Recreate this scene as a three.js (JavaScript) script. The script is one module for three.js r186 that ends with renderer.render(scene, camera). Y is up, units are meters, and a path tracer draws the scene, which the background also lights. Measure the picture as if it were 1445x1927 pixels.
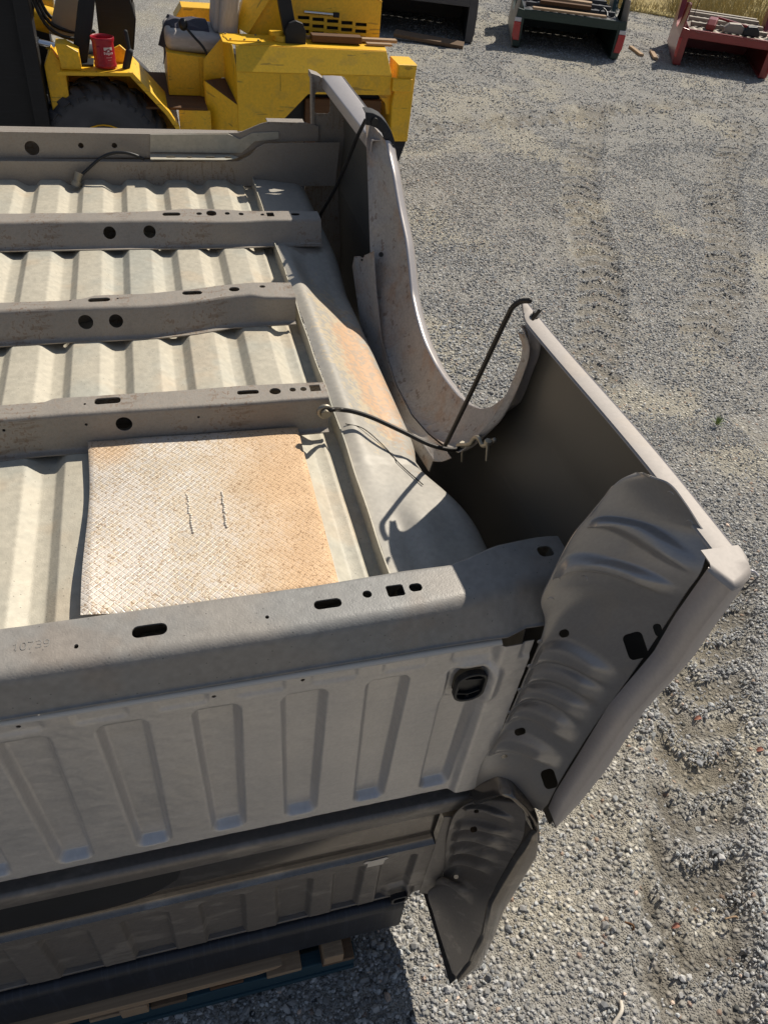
import * as THREE from 'three';
import { mergeGeometries, mergeVertices, toCreasedNormals } from 'three/addons/utils/BufferGeometryUtils.js';
import { RoundedBoxGeometry } from 'three/addons/geometries/RoundedBoxGeometry.js';
import { FontLoader } from 'three/addons/loaders/FontLoader.js';
import { TextGeometry } from 'three/addons/geometries/TextGeometry.js';
import { Brush, Evaluator, SUBTRACTION } from 'three-bvh-csg';

// ------------------------------------------------------------------ camera, sky, sun, exposure
const scene = new THREE.Scene();
const rad = Math.PI / 180;
const FOCAL = 1400, PW = 1445, PH = 1927;                       // focal length and size of the photograph in its own pixels
const camera = new THREE.PerspectiveCamera(2 * Math.atan(PH / 2 / FOCAL) / rad, PW / PH, 0.02, 400);
camera.position.set(0, 2.55, 0);
camera.rotation.order = 'YXZ';
camera.rotation.set(-43.2 * rad, -19.7 * rad, 7.4 * rad);
camera.updateMatrixWorld();
const renderer = new THREE.WebGLRenderer({ antialias: true });
renderer.toneMapping = THREE.LinearToneMapping;
renderer.toneMappingExposure = 1.14;
renderer.shadowMap.enabled = true;
renderer.shadowMap.type = THREE.PCFSoftShadowMap;

const SUN = new THREE.Vector3(0.79, 1, -0.56).normalize();
const sun = new THREE.DirectionalLight(new THREE.Color(1, 0.93, 0.82), 4.6);
sun.position.copy(SUN).multiplyScalar(30).add(new THREE.Vector3(3, 0, -6));
sun.target.position.set(3, 0, -6);
sun.castShadow = true;
sun.shadow.mapSize.set(4096, 4096);
Object.assign(sun.shadow.camera, { left: -14, right: 14, top: 14, bottom: -14, near: 1, far: 80 });
sun.shadow.radius = 1;
scene.add(sun, sun.target);
{ // clear spring sky: pale near the horizon, deeper blue overhead, a broad brightening round the sun
  const w = 512, h = 256, d = new Float32Array(w * h * 4);
  for (let j = 0; j < h; j++) for (let i = 0; i < w; i++) {
    const el = (j + 0.5) / h * Math.PI - Math.PI / 2, az = ((i + 0.5) / w - 0.5) * 2 * Math.PI;
    const dx = Math.cos(el) * Math.cos(az), dy = Math.sin(el), dz = Math.cos(el) * Math.sin(az);
    const m = Math.max(0, dx * SUN.x + dy * SUN.y + dz * SUN.z);
    const k = Math.pow(1 - Math.max(0, dy), 3.2), g = 0.5 * Math.pow(m, 10) + 0.14 * m * m;
    const a = 0.68 * (dy < 0 ? 0.55 : 1), o = (j * w + i) * 4;
    d[o] = a * (0.135 + 0.26 * k + 0.55 * g); d[o + 1] = a * (0.19 + 0.24 * k + 0.55 * g); d[o + 2] = a * (0.305 + 0.17 * k + 0.52 * g); d[o + 3] = 1;
  }
  const t = new THREE.DataTexture(d, w, h, THREE.RGBAFormat, THREE.FloatType);
  t.mapping = THREE.EquirectangularReflectionMapping; t.magFilter = t.minFilter = THREE.LinearFilter; t.needsUpdate = true;
  scene.background = t; scene.environment = t;
  scene.backgroundIntensity = 1.0; scene.environmentIntensity = 1.0;
}

// ------------------------------------------------------------------ helpers
const V = (x, y, z) => new THREE.Vector3(x, y, z);
let seed = 7; const rnd = () => { seed = (seed * 1664525 + 1013904223) >>> 0; return seed / 4294967296; };
const rr = (a, b) => a + (b - a) * rnd();
const clamp = (x, a = 0, b = 1) => Math.min(b, Math.max(a, x));
const lerp = (a, b, t) => a + (b - a) * t;
const sm = (a, b, x) => { const t = clamp((x - a) / (b - a)); return t * t * (3 - 2 * t); };
const CAM = camera.position.clone(), CQ = camera.quaternion.clone();
const ray = (u, v) => V((u - PW / 2) / FOCAL, -(v - PH / 2) / FOCAL, -1).applyQuaternion(CQ);
const along = (u, v, n, c) => { const d = ray(u, v); return CAM.clone().addScaledVector(d, (c - n.dot(CAM)) / n.dot(d)); };   // the ray of a photo pixel met with the plane n.p = c
const onX = (u, v, x) => along(u, v, V(1, 0, 0), x), onY = (u, v, y) => along(u, v, V(0, 1, 0), y), onZ = (u, v, z) => along(u, v, V(0, 0, 1), z);
const poly = (xs, ys) => x => { let i = 0; while (i < xs.length - 2 && x > xs[i + 1]) i++; const t = clamp((x - xs[i]) / (xs[i + 1] - xs[i])); return lerp(ys[i], ys[i + 1], t); };
function resample(pts, n) {                                     // n points evenly along a 3-D polyline
  const L = [0]; for (let i = 1; i < pts.length; i++) L.push(L[i - 1] + pts[i].distanceTo(pts[i - 1]));
  const out = []; let k = 0;
  for (let i = 0; i < n; i++) { const s = L[L.length - 1] * i / (n - 1); while (k < pts.length - 2 && s > L[k + 1]) k++; out.push(pts[k].clone().lerp(pts[k + 1], clamp((s - L[k]) / Math.max(1e-9, L[k + 1] - L[k])))); }
  return out;
}
function geom(pos, nor, uv, idx) {
  const g = new THREE.BufferGeometry();
  g.setAttribute('position', new THREE.Float32BufferAttribute(pos, 3));
  g.setAttribute('normal', new THREE.Float32BufferAttribute(nor, 3));
  g.setAttribute('uv', new THREE.Float32BufferAttribute(uv, 2));
  g.setIndex(idx); return g;
}
function gridNormals(G, closed) {
  const n = G.length, m = G[0].length;
  return G.map((row, i) => row.map((p, j) => {
    const a = G[Math.max(0, i - 1)][j], b = G[Math.min(n - 1, i + 1)][j], c = row[Math.max(0, j - 1)], d = row[Math.min(m - 1, j + 1)];
    const v = b.clone().sub(a).cross(d.clone().sub(c)); if (v.lengthSq() < 1e-16) v.set(0, 1, 0); return v.normalize();
  }));
}
// a sheet of metal: a grid of points with thickness t on the side away from its normal (rows x columns)
function sheet(G, t = 0.002) {
  const n = G.length, m = G[0].length, N = gridNormals(G), pos = [], nor = [], uv = [], idx = [];
  const us = [0], vs = [0];
  for (let j = 1; j < m; j++) us.push(us[j - 1] + Math.max(G[0][j].distanceTo(G[0][j - 1]), G[n >> 1][j].distanceTo(G[n >> 1][j - 1])));
  for (let i = 1; i < n; i++) vs.push(vs[i - 1] + Math.max(G[i][0].distanceTo(G[i - 1][0]), G[i][m >> 1].distanceTo(G[i - 1][m >> 1])));
  const B = G.map((r, i) => r.map((p, j) => p.clone().addScaledVector(N[i][j], -t)));
  const put = (p, q, u, v) => { pos.push(p.x, p.y, p.z); nor.push(q.x, q.y, q.z); uv.push(u, v); };
  for (let i = 0; i < n; i++) for (let j = 0; j < m; j++) put(G[i][j], N[i][j], us[j], vs[i]);
  for (let i = 0; i < n; i++) for (let j = 0; j < m; j++) put(B[i][j], N[i][j].clone().negate(), us[j], vs[i]);
  const o = n * m;
  for (let i = 0; i < n - 1; i++) for (let j = 0; j < m - 1; j++) {
    const a = i * m + j, b = a + m, c = a + 1, d = b + 1;
    idx.push(a, b, c, c, b, d, o + a, o + c, o + b, o + c, o + d, o + b);
  }
  const rim = []; for (let i = 0; i < n; i++) rim.push([i, 0]); for (let j = 1; j < m; j++) rim.push([n - 1, j]); for (let i = n - 2; i >= 0; i--) rim.push([i, m - 1]); for (let j = m - 2; j >= 0; j--) rim.push([0, j]);
  for (let k = 0; k < rim.length - 1; k++) {
    const [i, j] = rim[k], [i2, j2] = rim[k + 1], p = G[i][j], q = G[i2][j2], e = q.clone().sub(p); if (e.lengthSq() < 1e-12) continue;
    const w = e.cross(N[i][j]).normalize(), s = pos.length / 3;
    put(p, w, us[j], vs[i]); put(B[i][j], w, us[j] + t, vs[i] + t); put(B[i2][j2], w, us[j2] + t, vs[i2] + t); put(q, w, us[j2], vs[i2]);
    idx.push(s, s + 1, s + 2, s, s + 2, s + 3);
  }
  return geom(pos, nor, uv, idx);
}
function roundPoly(pts, rs, seg = 4) {                          // open 2-D polyline with rounded inner corners, always the same number of points
  const out = [pts[0].slice()];
  for (let i = 1; i < pts.length - 1; i++) {
    const p = pts[i], a = pts[i - 1], b = pts[i + 1], la = Math.hypot(a[0] - p[0], a[1] - p[1]), lb = Math.hypot(b[0] - p[0], b[1] - p[1]);
    const r = Math.min(rs[i] ?? rs, la * 0.45, lb * 0.45);
    const A = [lerp(p[0], a[0], r / la), lerp(p[1], a[1], r / la)], B = [lerp(p[0], b[0], r / lb), lerp(p[1], b[1], r / lb)];
    for (let k = 0; k <= seg; k++) { const t = k / seg, u = 1 - t; out.push([u * u * A[0] + 2 * u * t * p[0] + t * t * B[0], u * u * A[1] + 2 * u * t * p[1] + t * t * B[1]]); }
  }
  out.push(pts[pts.length - 1].slice()); return out;
}
function rrShape(w, h, r) {
  const s = new THREE.Shape(); r = Math.min(r, w / 2 - 1e-5, h / 2 - 1e-5); const x = -w / 2, y = -h / 2;
  s.moveTo(x + r, y); s.lineTo(x + w - r, y); s.absarc(x + w - r, y + r, r, -Math.PI / 2, 0); s.lineTo(x + w, y + h - r); s.absarc(x + w - r, y + h - r, r, 0, Math.PI / 2);
  s.lineTo(x + r, y + h); s.absarc(x + r, y + h - r, r, Math.PI / 2, Math.PI); s.lineTo(x, y + r); s.absarc(x + r, y + r, r, Math.PI, 1.5 * Math.PI); return s;
}
function basis(g, c, u, n) { const v = n.clone().cross(u).normalize(); const uu = v.clone().cross(n).normalize(); return g.applyMatrix4(new THREE.Matrix4().makeBasis(uu, v, n.clone().normalize()).setPosition(c)); }
const hole = (c, w, h, r, n = V(0, 1, 0), u = V(1, 0, 0), depth = 0.03) => basis(new THREE.ExtrudeGeometry(rrShape(w, h, r), { depth: 2 * depth, bevelEnabled: false, curveSegments: 6 }).translate(0, 0, -depth), c, u, n);
const ev = new Evaluator(); ev.attributes = ['position', 'normal', 'uv']; ev.useGroups = false;
function cut(g, tools) {
  if (!tools.length) return g;
  const a = new Brush(g), b = new Brush(mergeGeometries(tools.map(t => t.index ? t.toNonIndexed() : t)));
  a.updateMatrixWorld(); b.updateMatrixWorld(); const r = ev.evaluate(a, b, SUBTRACTION).geometry; r.clearGroups(); return r;
}
const box = (x0, x1, y0, y1, z0, z1, r = 0.004) => { const w = Math.abs(x1 - x0), h = Math.abs(y1 - y0), d = Math.abs(z1 - z0); return new RoundedBoxGeometry(w, h, d, 2, Math.min(r, w / 2.2, h / 2.2, d / 2.2)).translate((x0 + x1) / 2, (y0 + y1) / 2, (z0 + z1) / 2); };
const tube = (pts, r, seg = 40, rs = 10) => new THREE.TubeGeometry(new THREE.CatmullRomCurve3(pts, false, 'centripetal'), seg, r, rs, false);
function rod(pts, r, seg = 40, rs = 10) {                       // a round bar with closed ends
  const c = [tube(pts, r, seg, rs)];
  for (const k of [0, pts.length - 1]) c.push(new THREE.SphereGeometry(r, rs, 6).translate(pts[k].x, pts[k].y, pts[k].z));
  return mergeGeometries(c);
}
function cyl(a, b, r, r2 = r, seg = 20) { const d = b.clone().sub(a), g = new THREE.CylinderGeometry(r2, r, d.length(), seg); g.applyQuaternion(new THREE.Quaternion().setFromUnitVectors(V(0, 1, 0), d.normalize())); const c = a.clone().add(b).multiplyScalar(0.5); return g.translate(c.x, c.y, c.z); }
function bar(a, b, w, h, up = V(0, 1, 0), r = 0.004) { const d = b.clone().sub(a), l = d.length(); d.normalize(); const s = d.clone().cross(up).normalize(), u = s.clone().cross(d); return new RoundedBoxGeometry(l, h, w, 2, Math.min(r, w / 2.2, h / 2.2)).applyMatrix4(new THREE.Matrix4().makeBasis(d, u, s.clone()).setPosition(a.clone().add(b).multiplyScalar(0.5))); }
// a flat plate from an outline (2-D points), thick along +z, bevelled
function plate(pts, depth, bevel = 0.003, holes = []) {
  const s = new THREE.Shape(pts.map(p => new THREE.Vector2(p[0], p[1]))); for (const h of holes) s.holes.push(h);
  return new THREE.ExtrudeGeometry(s, { depth: depth - 2 * bevel, bevelEnabled: bevel > 0, bevelSize: bevel, bevelThickness: bevel, bevelOffset: -bevel, bevelSegments: 2, curveSegments: 10 }).translate(0, 0, bevel);
}
const circPath = (x, y, r) => { const p = new THREE.Path(); p.absarc(x, y, r, 0, 2 * Math.PI, true); return p; };
const rectPath = (x, y, w, h, r) => { const p = new THREE.Path(); p.setFromPoints(rrShape(w, h, r).getPoints(5).reverse().map(q => new THREE.Vector2(q.x + x, q.y + y))); return p; };
const count = {};
function numbered(n) { const k = count[n] = (count[n] ?? -1) + 1; return k ? `${n}_${String(k).padStart(3, '0')}` : n; }
function shade(o) { o.traverse(c => { if (c.isMesh) { c.castShadow = true; c.receiveShadow = true; } }); return o; }
function thing(name, label, category, base = V(0, 0, 0), group, turn = 0) {
  const o = new THREE.Group(); o.name = numbered(name); o.position.copy(base); o.rotation.y = turn; o.userData = { label, category }; if (group) o.userData.group = group; scene.add(o); return o;
}
// a part built in world coordinates, hung under a thing (or under one of its parts)
function part(t, name, g, mat, label) {
  const root = t.isMesh ? t.userData_root ?? t.parent : t; const b = root.position;
  if (Array.isArray(g)) g = mergeGeometries(g.map(x => { const y = x.index ? x.toNonIndexed() : x; for (const k of Object.keys(y.attributes)) if (!['position', 'normal', 'uv'].includes(k)) y.deleteAttribute(k); return y; }));
  if (root.rotation.y === 0 && !root.userData.local) g.translate(-b.x, -b.y, -b.z);
  const m = new THREE.Mesh(g, mat); m.name = name; m.castShadow = m.receiveShadow = true; if (label) m.userData.label = label; t.add(m); return m;
}
function single(name, g, mat, label, category, group, base) {   // a thing that is one mesh
  if (Array.isArray(g)) g = mergeGeometries(g.map(x => x.index ? x.toNonIndexed() : x));
  if (!base) { g.computeBoundingBox(); const b = g.boundingBox; base = V((b.min.x + b.max.x) / 2, b.min.y, (b.min.z + b.max.z) / 2); }
  g.translate(-base.x, -base.y, -base.z); const m = new THREE.Mesh(g, mat); m.position.copy(base); m.name = numbered(name); m.castShadow = m.receiveShadow = true; m.userData = { label, category }; if (group) m.userData.group = group; scene.add(m); return m;
}

// ------------------------------------------------------------------ procedural textures
const hsh = (x, y, s) => { let h = Math.imul(x, 374761393) + Math.imul(y, 668265263) + Math.imul(s, 2246822519); h = Math.imul(h ^ (h >>> 13), 1274126177); return ((h ^ (h >>> 16)) >>> 0) / 4294967296; };
function vn(x, y, px, py, s) {                                  // tileable value noise
  const xi = Math.floor(x), yi = Math.floor(y), fx = x - xi, fy = y - yi, u = fx * fx * (3 - 2 * fx), v = fy * fy * (3 - 2 * fy);
  const x0 = ((xi % px) + px) % px, x1 = (x0 + 1) % px, y0 = ((yi % py) + py) % py, y1 = (y0 + 1) % py;
  return lerp(lerp(hsh(x0, y0, s), hsh(x1, y0, s), u), lerp(hsh(x0, y1, s), hsh(x1, y1, s), u), v);
}
function fbm(u, v, p, oct, s, py = p) { let a = 0.5, t = 0, n = 0; for (let o = 0; o < oct; o++) { t += a * vn(u * p, v * py, p, py, s + o * 17); n += a; a *= 0.55; p *= 2; py *= 2; } return t / n; }
function cells(u, v, p, s) {                                    // nearest two cell centres: distance, gap, id
  const x = u * p, y = v * p, xi = Math.floor(x), yi = Math.floor(y); let d1 = 9, d2 = 9, id = 0;
  for (let j = -1; j <= 1; j++) for (let i = -1; i <= 1; i++) {
    const cx = ((xi + i) % p + p) % p, cy = ((yi + j) % p + p) % p, dx = xi + i + hsh(cx, cy, s) - x, dy = yi + j + hsh(cx, cy, s + 1) - y, d = Math.hypot(dx, dy);
    if (d < d1) { d2 = d1; d1 = d; id = cy * p + cx; } else if (d < d2) d2 = d;
  } return [d1, d2 - d1, id];
}
function tex(w, h, size, fn, colour = true, sizeY = size) {     // fn(u, v) -> [r,g,b] (0..1 display values) or one number
  const d = new Uint8Array(w * h * 4);
  for (let j = 0; j < h; j++) for (let i = 0; i < w; i++) {
    const c = fn((i + 0.5) / w, (j + 0.5) / h), o = (j * w + i) * 4;
    if (typeof c === 'number') d[o] = d[o + 1] = d[o + 2] = clamp(c) * 255; else { d[o] = clamp(c[0]) * 255; d[o + 1] = clamp(c[1]) * 255; d[o + 2] = clamp(c[2]) * 255; } d[o + 3] = 255;
  }
  const t = new THREE.DataTexture(d, w, h, THREE.RGBAFormat); t.wrapS = t.wrapT = THREE.RepeatWrapping; t.magFilter = THREE.LinearFilter; t.minFilter = THREE.LinearMipmapLinearFilter; t.generateMipmaps = true;
  if (colour) t.colorSpace = THREE.SRGBColorSpace; t.repeat.set(1 / size, 1 / sizeY); t.needsUpdate = true; return t;
}
const mix3 = (a, b, t) => [lerp(a[0], b[0], t), lerp(a[1], b[1], t), lerp(a[2], b[2], t)];
const sc3 = (a, k) => [a[0] * k, a[1] * k, a[2] * k];
const std = o => new THREE.MeshStandardMaterial({ side: THREE.DoubleSide, ...o });
const phy = o => new THREE.MeshPhysicalMaterial({ side: THREE.DoubleSide, ...o });
// ------------------------------------------------------------------ materials
const M = {};
{ // primer and paint overspray on the underside: grey-green with dusty mottling and scattered specks
  const under = tex(1024, 1024, 0.9, (u, v) => {
    const a = fbm(u, v, 4, 5, 3), b = fbm(u, v, 90, 2, 9), c = fbm(u, v, 9, 4, 21);
    let col = mix3([0.675, 0.665, 0.615], [0.72, 0.69, 0.62], sm(0.35, 0.65, a)); col = mix3(col, [0.74, 0.665, 0.565], 0.4 * sm(0.55, 0.75, c));
    col = sc3(col, 0.94 + 0.12 * b); if (hsh(Math.floor(u * 512), Math.floor(v * 512), 5) > 0.9985) col = sc3(col, 0.7); return col;
  });
  const fine = tex(512, 512, 0.06, (u, v) => fbm(u, v, 24, 3, 2), false);
  M.under = std({ map: under, roughness: 0.55, metalness: 0.05, bumpMap: fine, bumpScale: 0.0003 });
  M.sillFront = std({ map: under, color: 0xcccdd8, roughness: 0.5, metalness: 0.1, bumpMap: fine, bumpScale: 0.0003 });
  // cross members: the same paint, with rust freckles and vertical drip marks
  const sill = tex(1024, 512, 0.8, (u, v) => {
    const a = fbm(u, v, 5, 4, 33), f = fbm(u, v, 170, 2, 35, 90), st = fbm(u, v, 150, 2, 41, 10), z = fbm(u, v, 4, 3, 51);
    let col = mix3([0.57, 0.54, 0.50], [0.625, 0.59, 0.545], a); col = sc3(col, 0.93 + 0.14 * f);
    const k = sm(0.50, 0.62, z);
    if (f > 0.62) col = mix3(col, [0.42, 0.31, 0.23], 0.42 * (0.35 + 0.65 * k) * sm(0.62, 0.72, f));
    if (st > 0.60) col = mix3(col, [0.40, 0.32, 0.25], 0.3 * k * sm(0.60, 0.72, st)); return col;
  }, true, 0.4);
  M.sill = std({ map: sill, roughness: 0.48, metalness: 0.1, bumpMap: fine, bumpScale: 0.0003 });
  // pewter paint on the front panel, gusset and bedside, with scuffs running along the panel
  const pewter = tex(1024, 1024, 0.6, (u, v) => {
    const a = fbm(u, v, 5, 5, 61), l = fbm(u, v, 6, 3, 71, 220), f = fbm(u, v, 130, 2, 73), k = sm(0.48, 0.66, fbm(u, v, 4, 3, 77));
    let col = mix3([0.77, 0.755, 0.74], [0.82, 0.80, 0.78], a); col = sc3(col, 0.97 + 0.06 * f);
    if (l > 0.62) col = mix3(col, [0.80, 0.78, 0.75], 0.45 * k * sm(0.62, 0.75, l)); return col;
  });
  const pewRough = tex(512, 512, 0.6, (u, v) => 0.36 + 0.28 * fbm(u, v, 6, 5, 81) + 0.12 * sm(0.55, 0.7, fbm(u, v, 5, 3, 85, 160)), false);
  M.pewter = phy({ map: pewter, roughness: 0.9, roughnessMap: pewRough, metalness: 0.62 });
  const gus = tex(1024, 1024, 0.5, (u, v) => {
    const a = fbm(u, v, 4, 5, 91), k = sm(0.56, 0.72, fbm(u, v, 7, 4, 97)), f = fbm(u, v, 110, 2, 99);
    let col = mix3([0.62, 0.605, 0.592], [0.67, 0.65, 0.632], a); col = mix3(col, [0.68, 0.64, 0.59], 0.28 * k); return sc3(col, 0.97 + 0.06 * f);
  });
  M.gusset = phy({ map: gus, roughness: 0.33, metalness: 0.5 });
  M.strip = std({ map: pewter, color: 0xe2dddd, roughness: 0.5, metalness: 0.3 });
  M.edge = std({ map: gus, color: 0xfffaf5, roughness: 0.62, metalness: 0.1 });
  M.ecoat = std({ color: 0x5a564e, roughness: 0.5, metalness: 0.1 });
  M.skin = phy({ map: gus, roughness: 0.42, metalness: 0.3 });
  M.rim = phy({ map: pewter, color: 0xf2eeee, roughness: 0.36, metalness: 0.6 });
  const liner = tex(1024, 1024, 0.5, (u, v) => {
    const a = fbm(u, v, 4, 5, 101), r = fbm(u, v, 6, 5, 105), f = fbm(u, v, 100, 2, 107), k = fbm(u, v, 30, 3, 109);
    let col = mix3([0.63, 0.61, 0.59], [0.71, 0.67, 0.62], a); col = mix3(col, [0.66, 0.52, 0.41], 0.45 * sm(0.5, 0.75, r)); col = sc3(col, 0.92 + 0.16 * f);
    if (k > 0.7) col = mix3(col, [0.38, 0.30, 0.25], 0.4 * sm(0.7, 0.78, k)); return col;
  });
  M.liner = std({ map: liner, roughness: 0.6, metalness: 0.1 });
}
{ // wheel housing: grey primer with two crusts of dried tan mud; uv is the metre grid of the panel (u across, v along)
  const t = tex(512, 2048, 1, (u, v) => {
    const z = v * 2.2, x = u * 0.3, a = fbm(u * 0.5, v * 3.5, 4, 5, 121), g = fbm(u, v * 7, 36, 3, 125), g2 = fbm(u * 0.3, v * 2.2, 128, 2, 127), e = fbm(u, v * 7, 8, 4, 129);
    let col = mix3([0.625, 0.61, 0.58], [0.685, 0.655, 0.60], a);
    const d = Math.hypot((x - 0.13 + 0.03 * (z - 0.85)) / 0.062, (z - 0.80) / 0.33) + (e - 0.5) * 0.9 + (g - 0.5) * 0.5 + (g2 - 0.5) * 0.7;       // the orange mud beside the wheel
    const d2 = Math.hypot((x - 0.10) / 0.075, (z - 0.86) / 0.34) + (e - 0.5) * 1.1 + (g - 0.5) * 1.1;
    if (d2 < 1) col = mix3(col, [0.74, 0.67, 0.55], 0.7 * sm(1, 0.8, d2) * sm(0.36, 0.52, g2));
    if (d < 1) col = mix3(col, [0.77, 0.61, 0.47], 0.75 * sm(1, 0.6, d) * (0.6 + 0.4 * sm(0.3, 0.5, g2)));
    const d3 = Math.hypot((x - 0.09) / 0.06, (z - 1.42) / 0.05) + (e - 0.5) * 1.4; if (d3 < 1) col = mix3(col, [0.42, 0.36, 0.31], 0.45 * sm(1, 0.5, d3));
    return sc3(col, 0.95 + 0.1 * g2);
  });
  t.repeat.set(1, 1); M.housing = std({ map: t, roughness: 0.55, metalness: 0.08 });
}
{ // heat shield: aluminium foil pressed into small diamonds, freckled rust spreading from its outer edge
  const diamond = (u, v) => { const a = (u + v) * 34, b = (u - v) * 34, p = Math.abs(a - Math.floor(a) - 0.5), q = Math.abs(b - Math.floor(b) - 0.5); return Math.min(p, q) * 2; };
  const t = tex(1024, 1024, 1, (u, v) => {
    const e = fbm(u, v, 5, 5, 141), g = fbm(u, v, 200, 2, 145), g3 = fbm(u, v, 90, 2, 149);
    const blot = 1.0 * sm(0.40, 0.98, u + 0.22 * (e - 0.5)) * sm(1.25, 0.55, Math.abs(v - 0.55) + 0.5 * (e - 0.5)) + 0.75 * sm(0.17, 0.03, Math.hypot(u - 0.1, v - 0.07) + 0.1 * (e - 0.5));
    let col = mix3([0.82, 0.785, 0.74], [0.76, 0.725, 0.68], sm(0.4, 0.7, e));
    col = mix3(col, [0.82, 0.745, 0.63], 0.6 * sm(0.38, 0.6, g3 * 0.5 + e * 0.35 + 0.2 * u));
    const r = clamp(blot * 1.15 + (g - 0.5) * 0.5); col = mix3(col, [0.83, 0.675, 0.505], 0.66 * r); if (g > 0.62 && g3 > 0.45) col = mix3(col, [0.47, 0.36, 0.26], 0.5 * sm(0.62, 0.7, g)); return col;
  });
  const bm = tex(1024, 1024, 1, (u, v) => 0.8 * sm(0.0, 0.30, diamond(u, v)) + 0.25 * fbm(u, v, 60, 3, 151), false);
  const ro = tex(512, 512, 1, (u, v) => 0.42 + 0.3 * fbm(u, v, 20, 3, 155) + 0.2 * sm(0.4, 0.9, u), false);
  M.shield = std({ map: t, bumpMap: bm, bumpScale: 0.0006, roughness: 1, roughnessMap: ro, metalness: 0.3 });
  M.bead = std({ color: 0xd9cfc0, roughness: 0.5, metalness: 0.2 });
}
{
  const dk = tex(512, 512, 0.5, (u, v) => { const a = fbm(u, v, 5, 5, 161), l = fbm(u, v, 5, 3, 165, 90); return sc3([0.15, 0.155, 0.175], 0.85 + 0.35 * a + (l > 0.64 ? 0.25 : 0)); });
  M.darkPaint = phy({ map: dk, roughness: 0.42, metalness: 0.1 });
  M.black = std({ map: dk, color: 0x9a9a9a, roughness: 0.6 });
  M.plastic = std({ color: 0x17181a, roughness: 0.45 });
  M.rubber = std({ map: dk, color: 0xd8d8d8, roughness: 0.75 });
  M.steelRod = std({ color: 0x33302d, roughness: 0.5, metalness: 0.5 });
  M.zinc = std({ color: 0x9c9484, roughness: 0.45, metalness: 0.7 });
  M.chrome = std({ color: 0xd8d8d8, roughness: 0.12, metalness: 1 });
  const br = tex(1024, 1024, 0.8, (u, v) => { const a = fbm(u, v, 5, 5, 171), f = fbm(u, v, 120, 2, 175), k = fbm(u, v, 8, 4, 177, 20); let c = mix3([0.46, 0.435, 0.405], [0.52, 0.485, 0.45], a); if (k > 0.6) c = mix3(c, [0.66, 0.62, 0.57], 0.5 * sm(0.6, 0.75, k)); return sc3(c, 0.95 + 0.1 * f); });
  M.gloss = phy({ map: br, roughness: 0.16, metalness: 0.75 });
  M.bronze = phy({ map: br, roughness: 0.42, metalness: 0.35 });
  const yl = tex(1024, 1024, 1.6, (u, v) => { const a = fbm(u, v, 5, 5, 181), k = fbm(u, v, 18, 4, 185), l = fbm(u, v, 10, 3, 187, 60), f = fbm(u, v, 150, 2, 189); let c = mix3([0.93, 0.71, 0.10], [0.96, 0.77, 0.17], a); c = mix3(c, [0.78, 0.62, 0.26], 0.35 * sm(0.58, 0.75, k)); if (l > 0.74) c = mix3(c, [0.42, 0.33, 0.18], 0.4 * sm(0.74, 0.8, l)); return sc3(c, 0.95 + 0.1 * f); });
  M.yellow = phy({ map: yl, roughness: 0.48, clearcoat: 0.15, clearcoatRoughness: 0.4 });
  const wd = tex(1024, 256, 1.2, (u, v) => { const g = fbm(u, v, 3, 4, 191, 60), h = fbm(u, v, 8, 3, 193); return mix3([0.50, 0.41, 0.32], [0.74, 0.63, 0.50], clamp(g * 0.8 + h * 0.3)); }, true, 0.3);
  M.wood = std({ map: wd, roughness: 0.85 }); M.woodGrey = std({ map: wd, color: 0xb0aaa6, roughness: 0.9 }); M.woodBlue = std({ map: wd, color: 0x3d7fb8, roughness: 0.8 }); M.woodOld = std({ map: wd, color: 0x9a8470, roughness: 0.9 });
  const ty = tex(512, 512, 0.7, (u, v) => sc3([0.27, 0.27, 0.28], 0.75 + 0.6 * fbm(u, v, 6, 5, 201)));
  M.tyre = std({ map: ty, roughness: 0.85 });
  const cl = tex(512, 512, 0.05, (u, v) => 0.5 + 0.5 * Math.sin(u * 100) * Math.sin(v * 100), false);
  M.cloth = std({ color: 0x4b4952, roughness: 0.95, bumpMap: cl, bumpScale: 0.0008 });
  const vy = tex(512, 512, 0.5, (u, v) => mix3([0.66, 0.63, 0.60], [0.78, 0.75, 0.72], fbm(u, v, 6, 5, 211)));
  M.vinyl = std({ map: vy, roughness: 0.6 });
  M.red = std({ color: 0xa01428, roughness: 0.4 });
  const rd = tex(512, 512, 1, (u, v) => { const a = fbm(u, v, 5, 5, 221); return mix3([0.48, 0.12, 0.12], [0.58, 0.18, 0.17], a); });
  M.redPaint = phy({ map: rd, roughness: 0.35, metalness: 0.15, clearcoat: 0.5, clearcoatRoughness: 0.25 });
  M.greenPaint = phy({ map: tex(512, 512, 1, (u, v) => mix3([0.13, 0.20, 0.18], [0.18, 0.25, 0.22], fbm(u, v, 5, 5, 231))), roughness: 0.4, metalness: 0.1 });
  M.greyPaint = phy({ map: tex(512, 512, 1, (u, v) => mix3([0.24, 0.24, 0.25], [0.33, 0.32, 0.32], fbm(u, v, 5, 5, 241))), roughness: 0.45, metalness: 0.2 });
  M.tanPaint = phy({ map: tex(512, 512, 1, (u, v) => mix3([0.55, 0.51, 0.46], [0.64, 0.60, 0.54], fbm(u, v, 5, 5, 251))), roughness: 0.45, metalness: 0.2 });
  M.lens = phy({ color: 0xb0101c, roughness: 0.2, clearcoat: 0.6 }); M.lensWhite = phy({ color: 0xc9c4c4, roughness: 0.25 });
}
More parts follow.
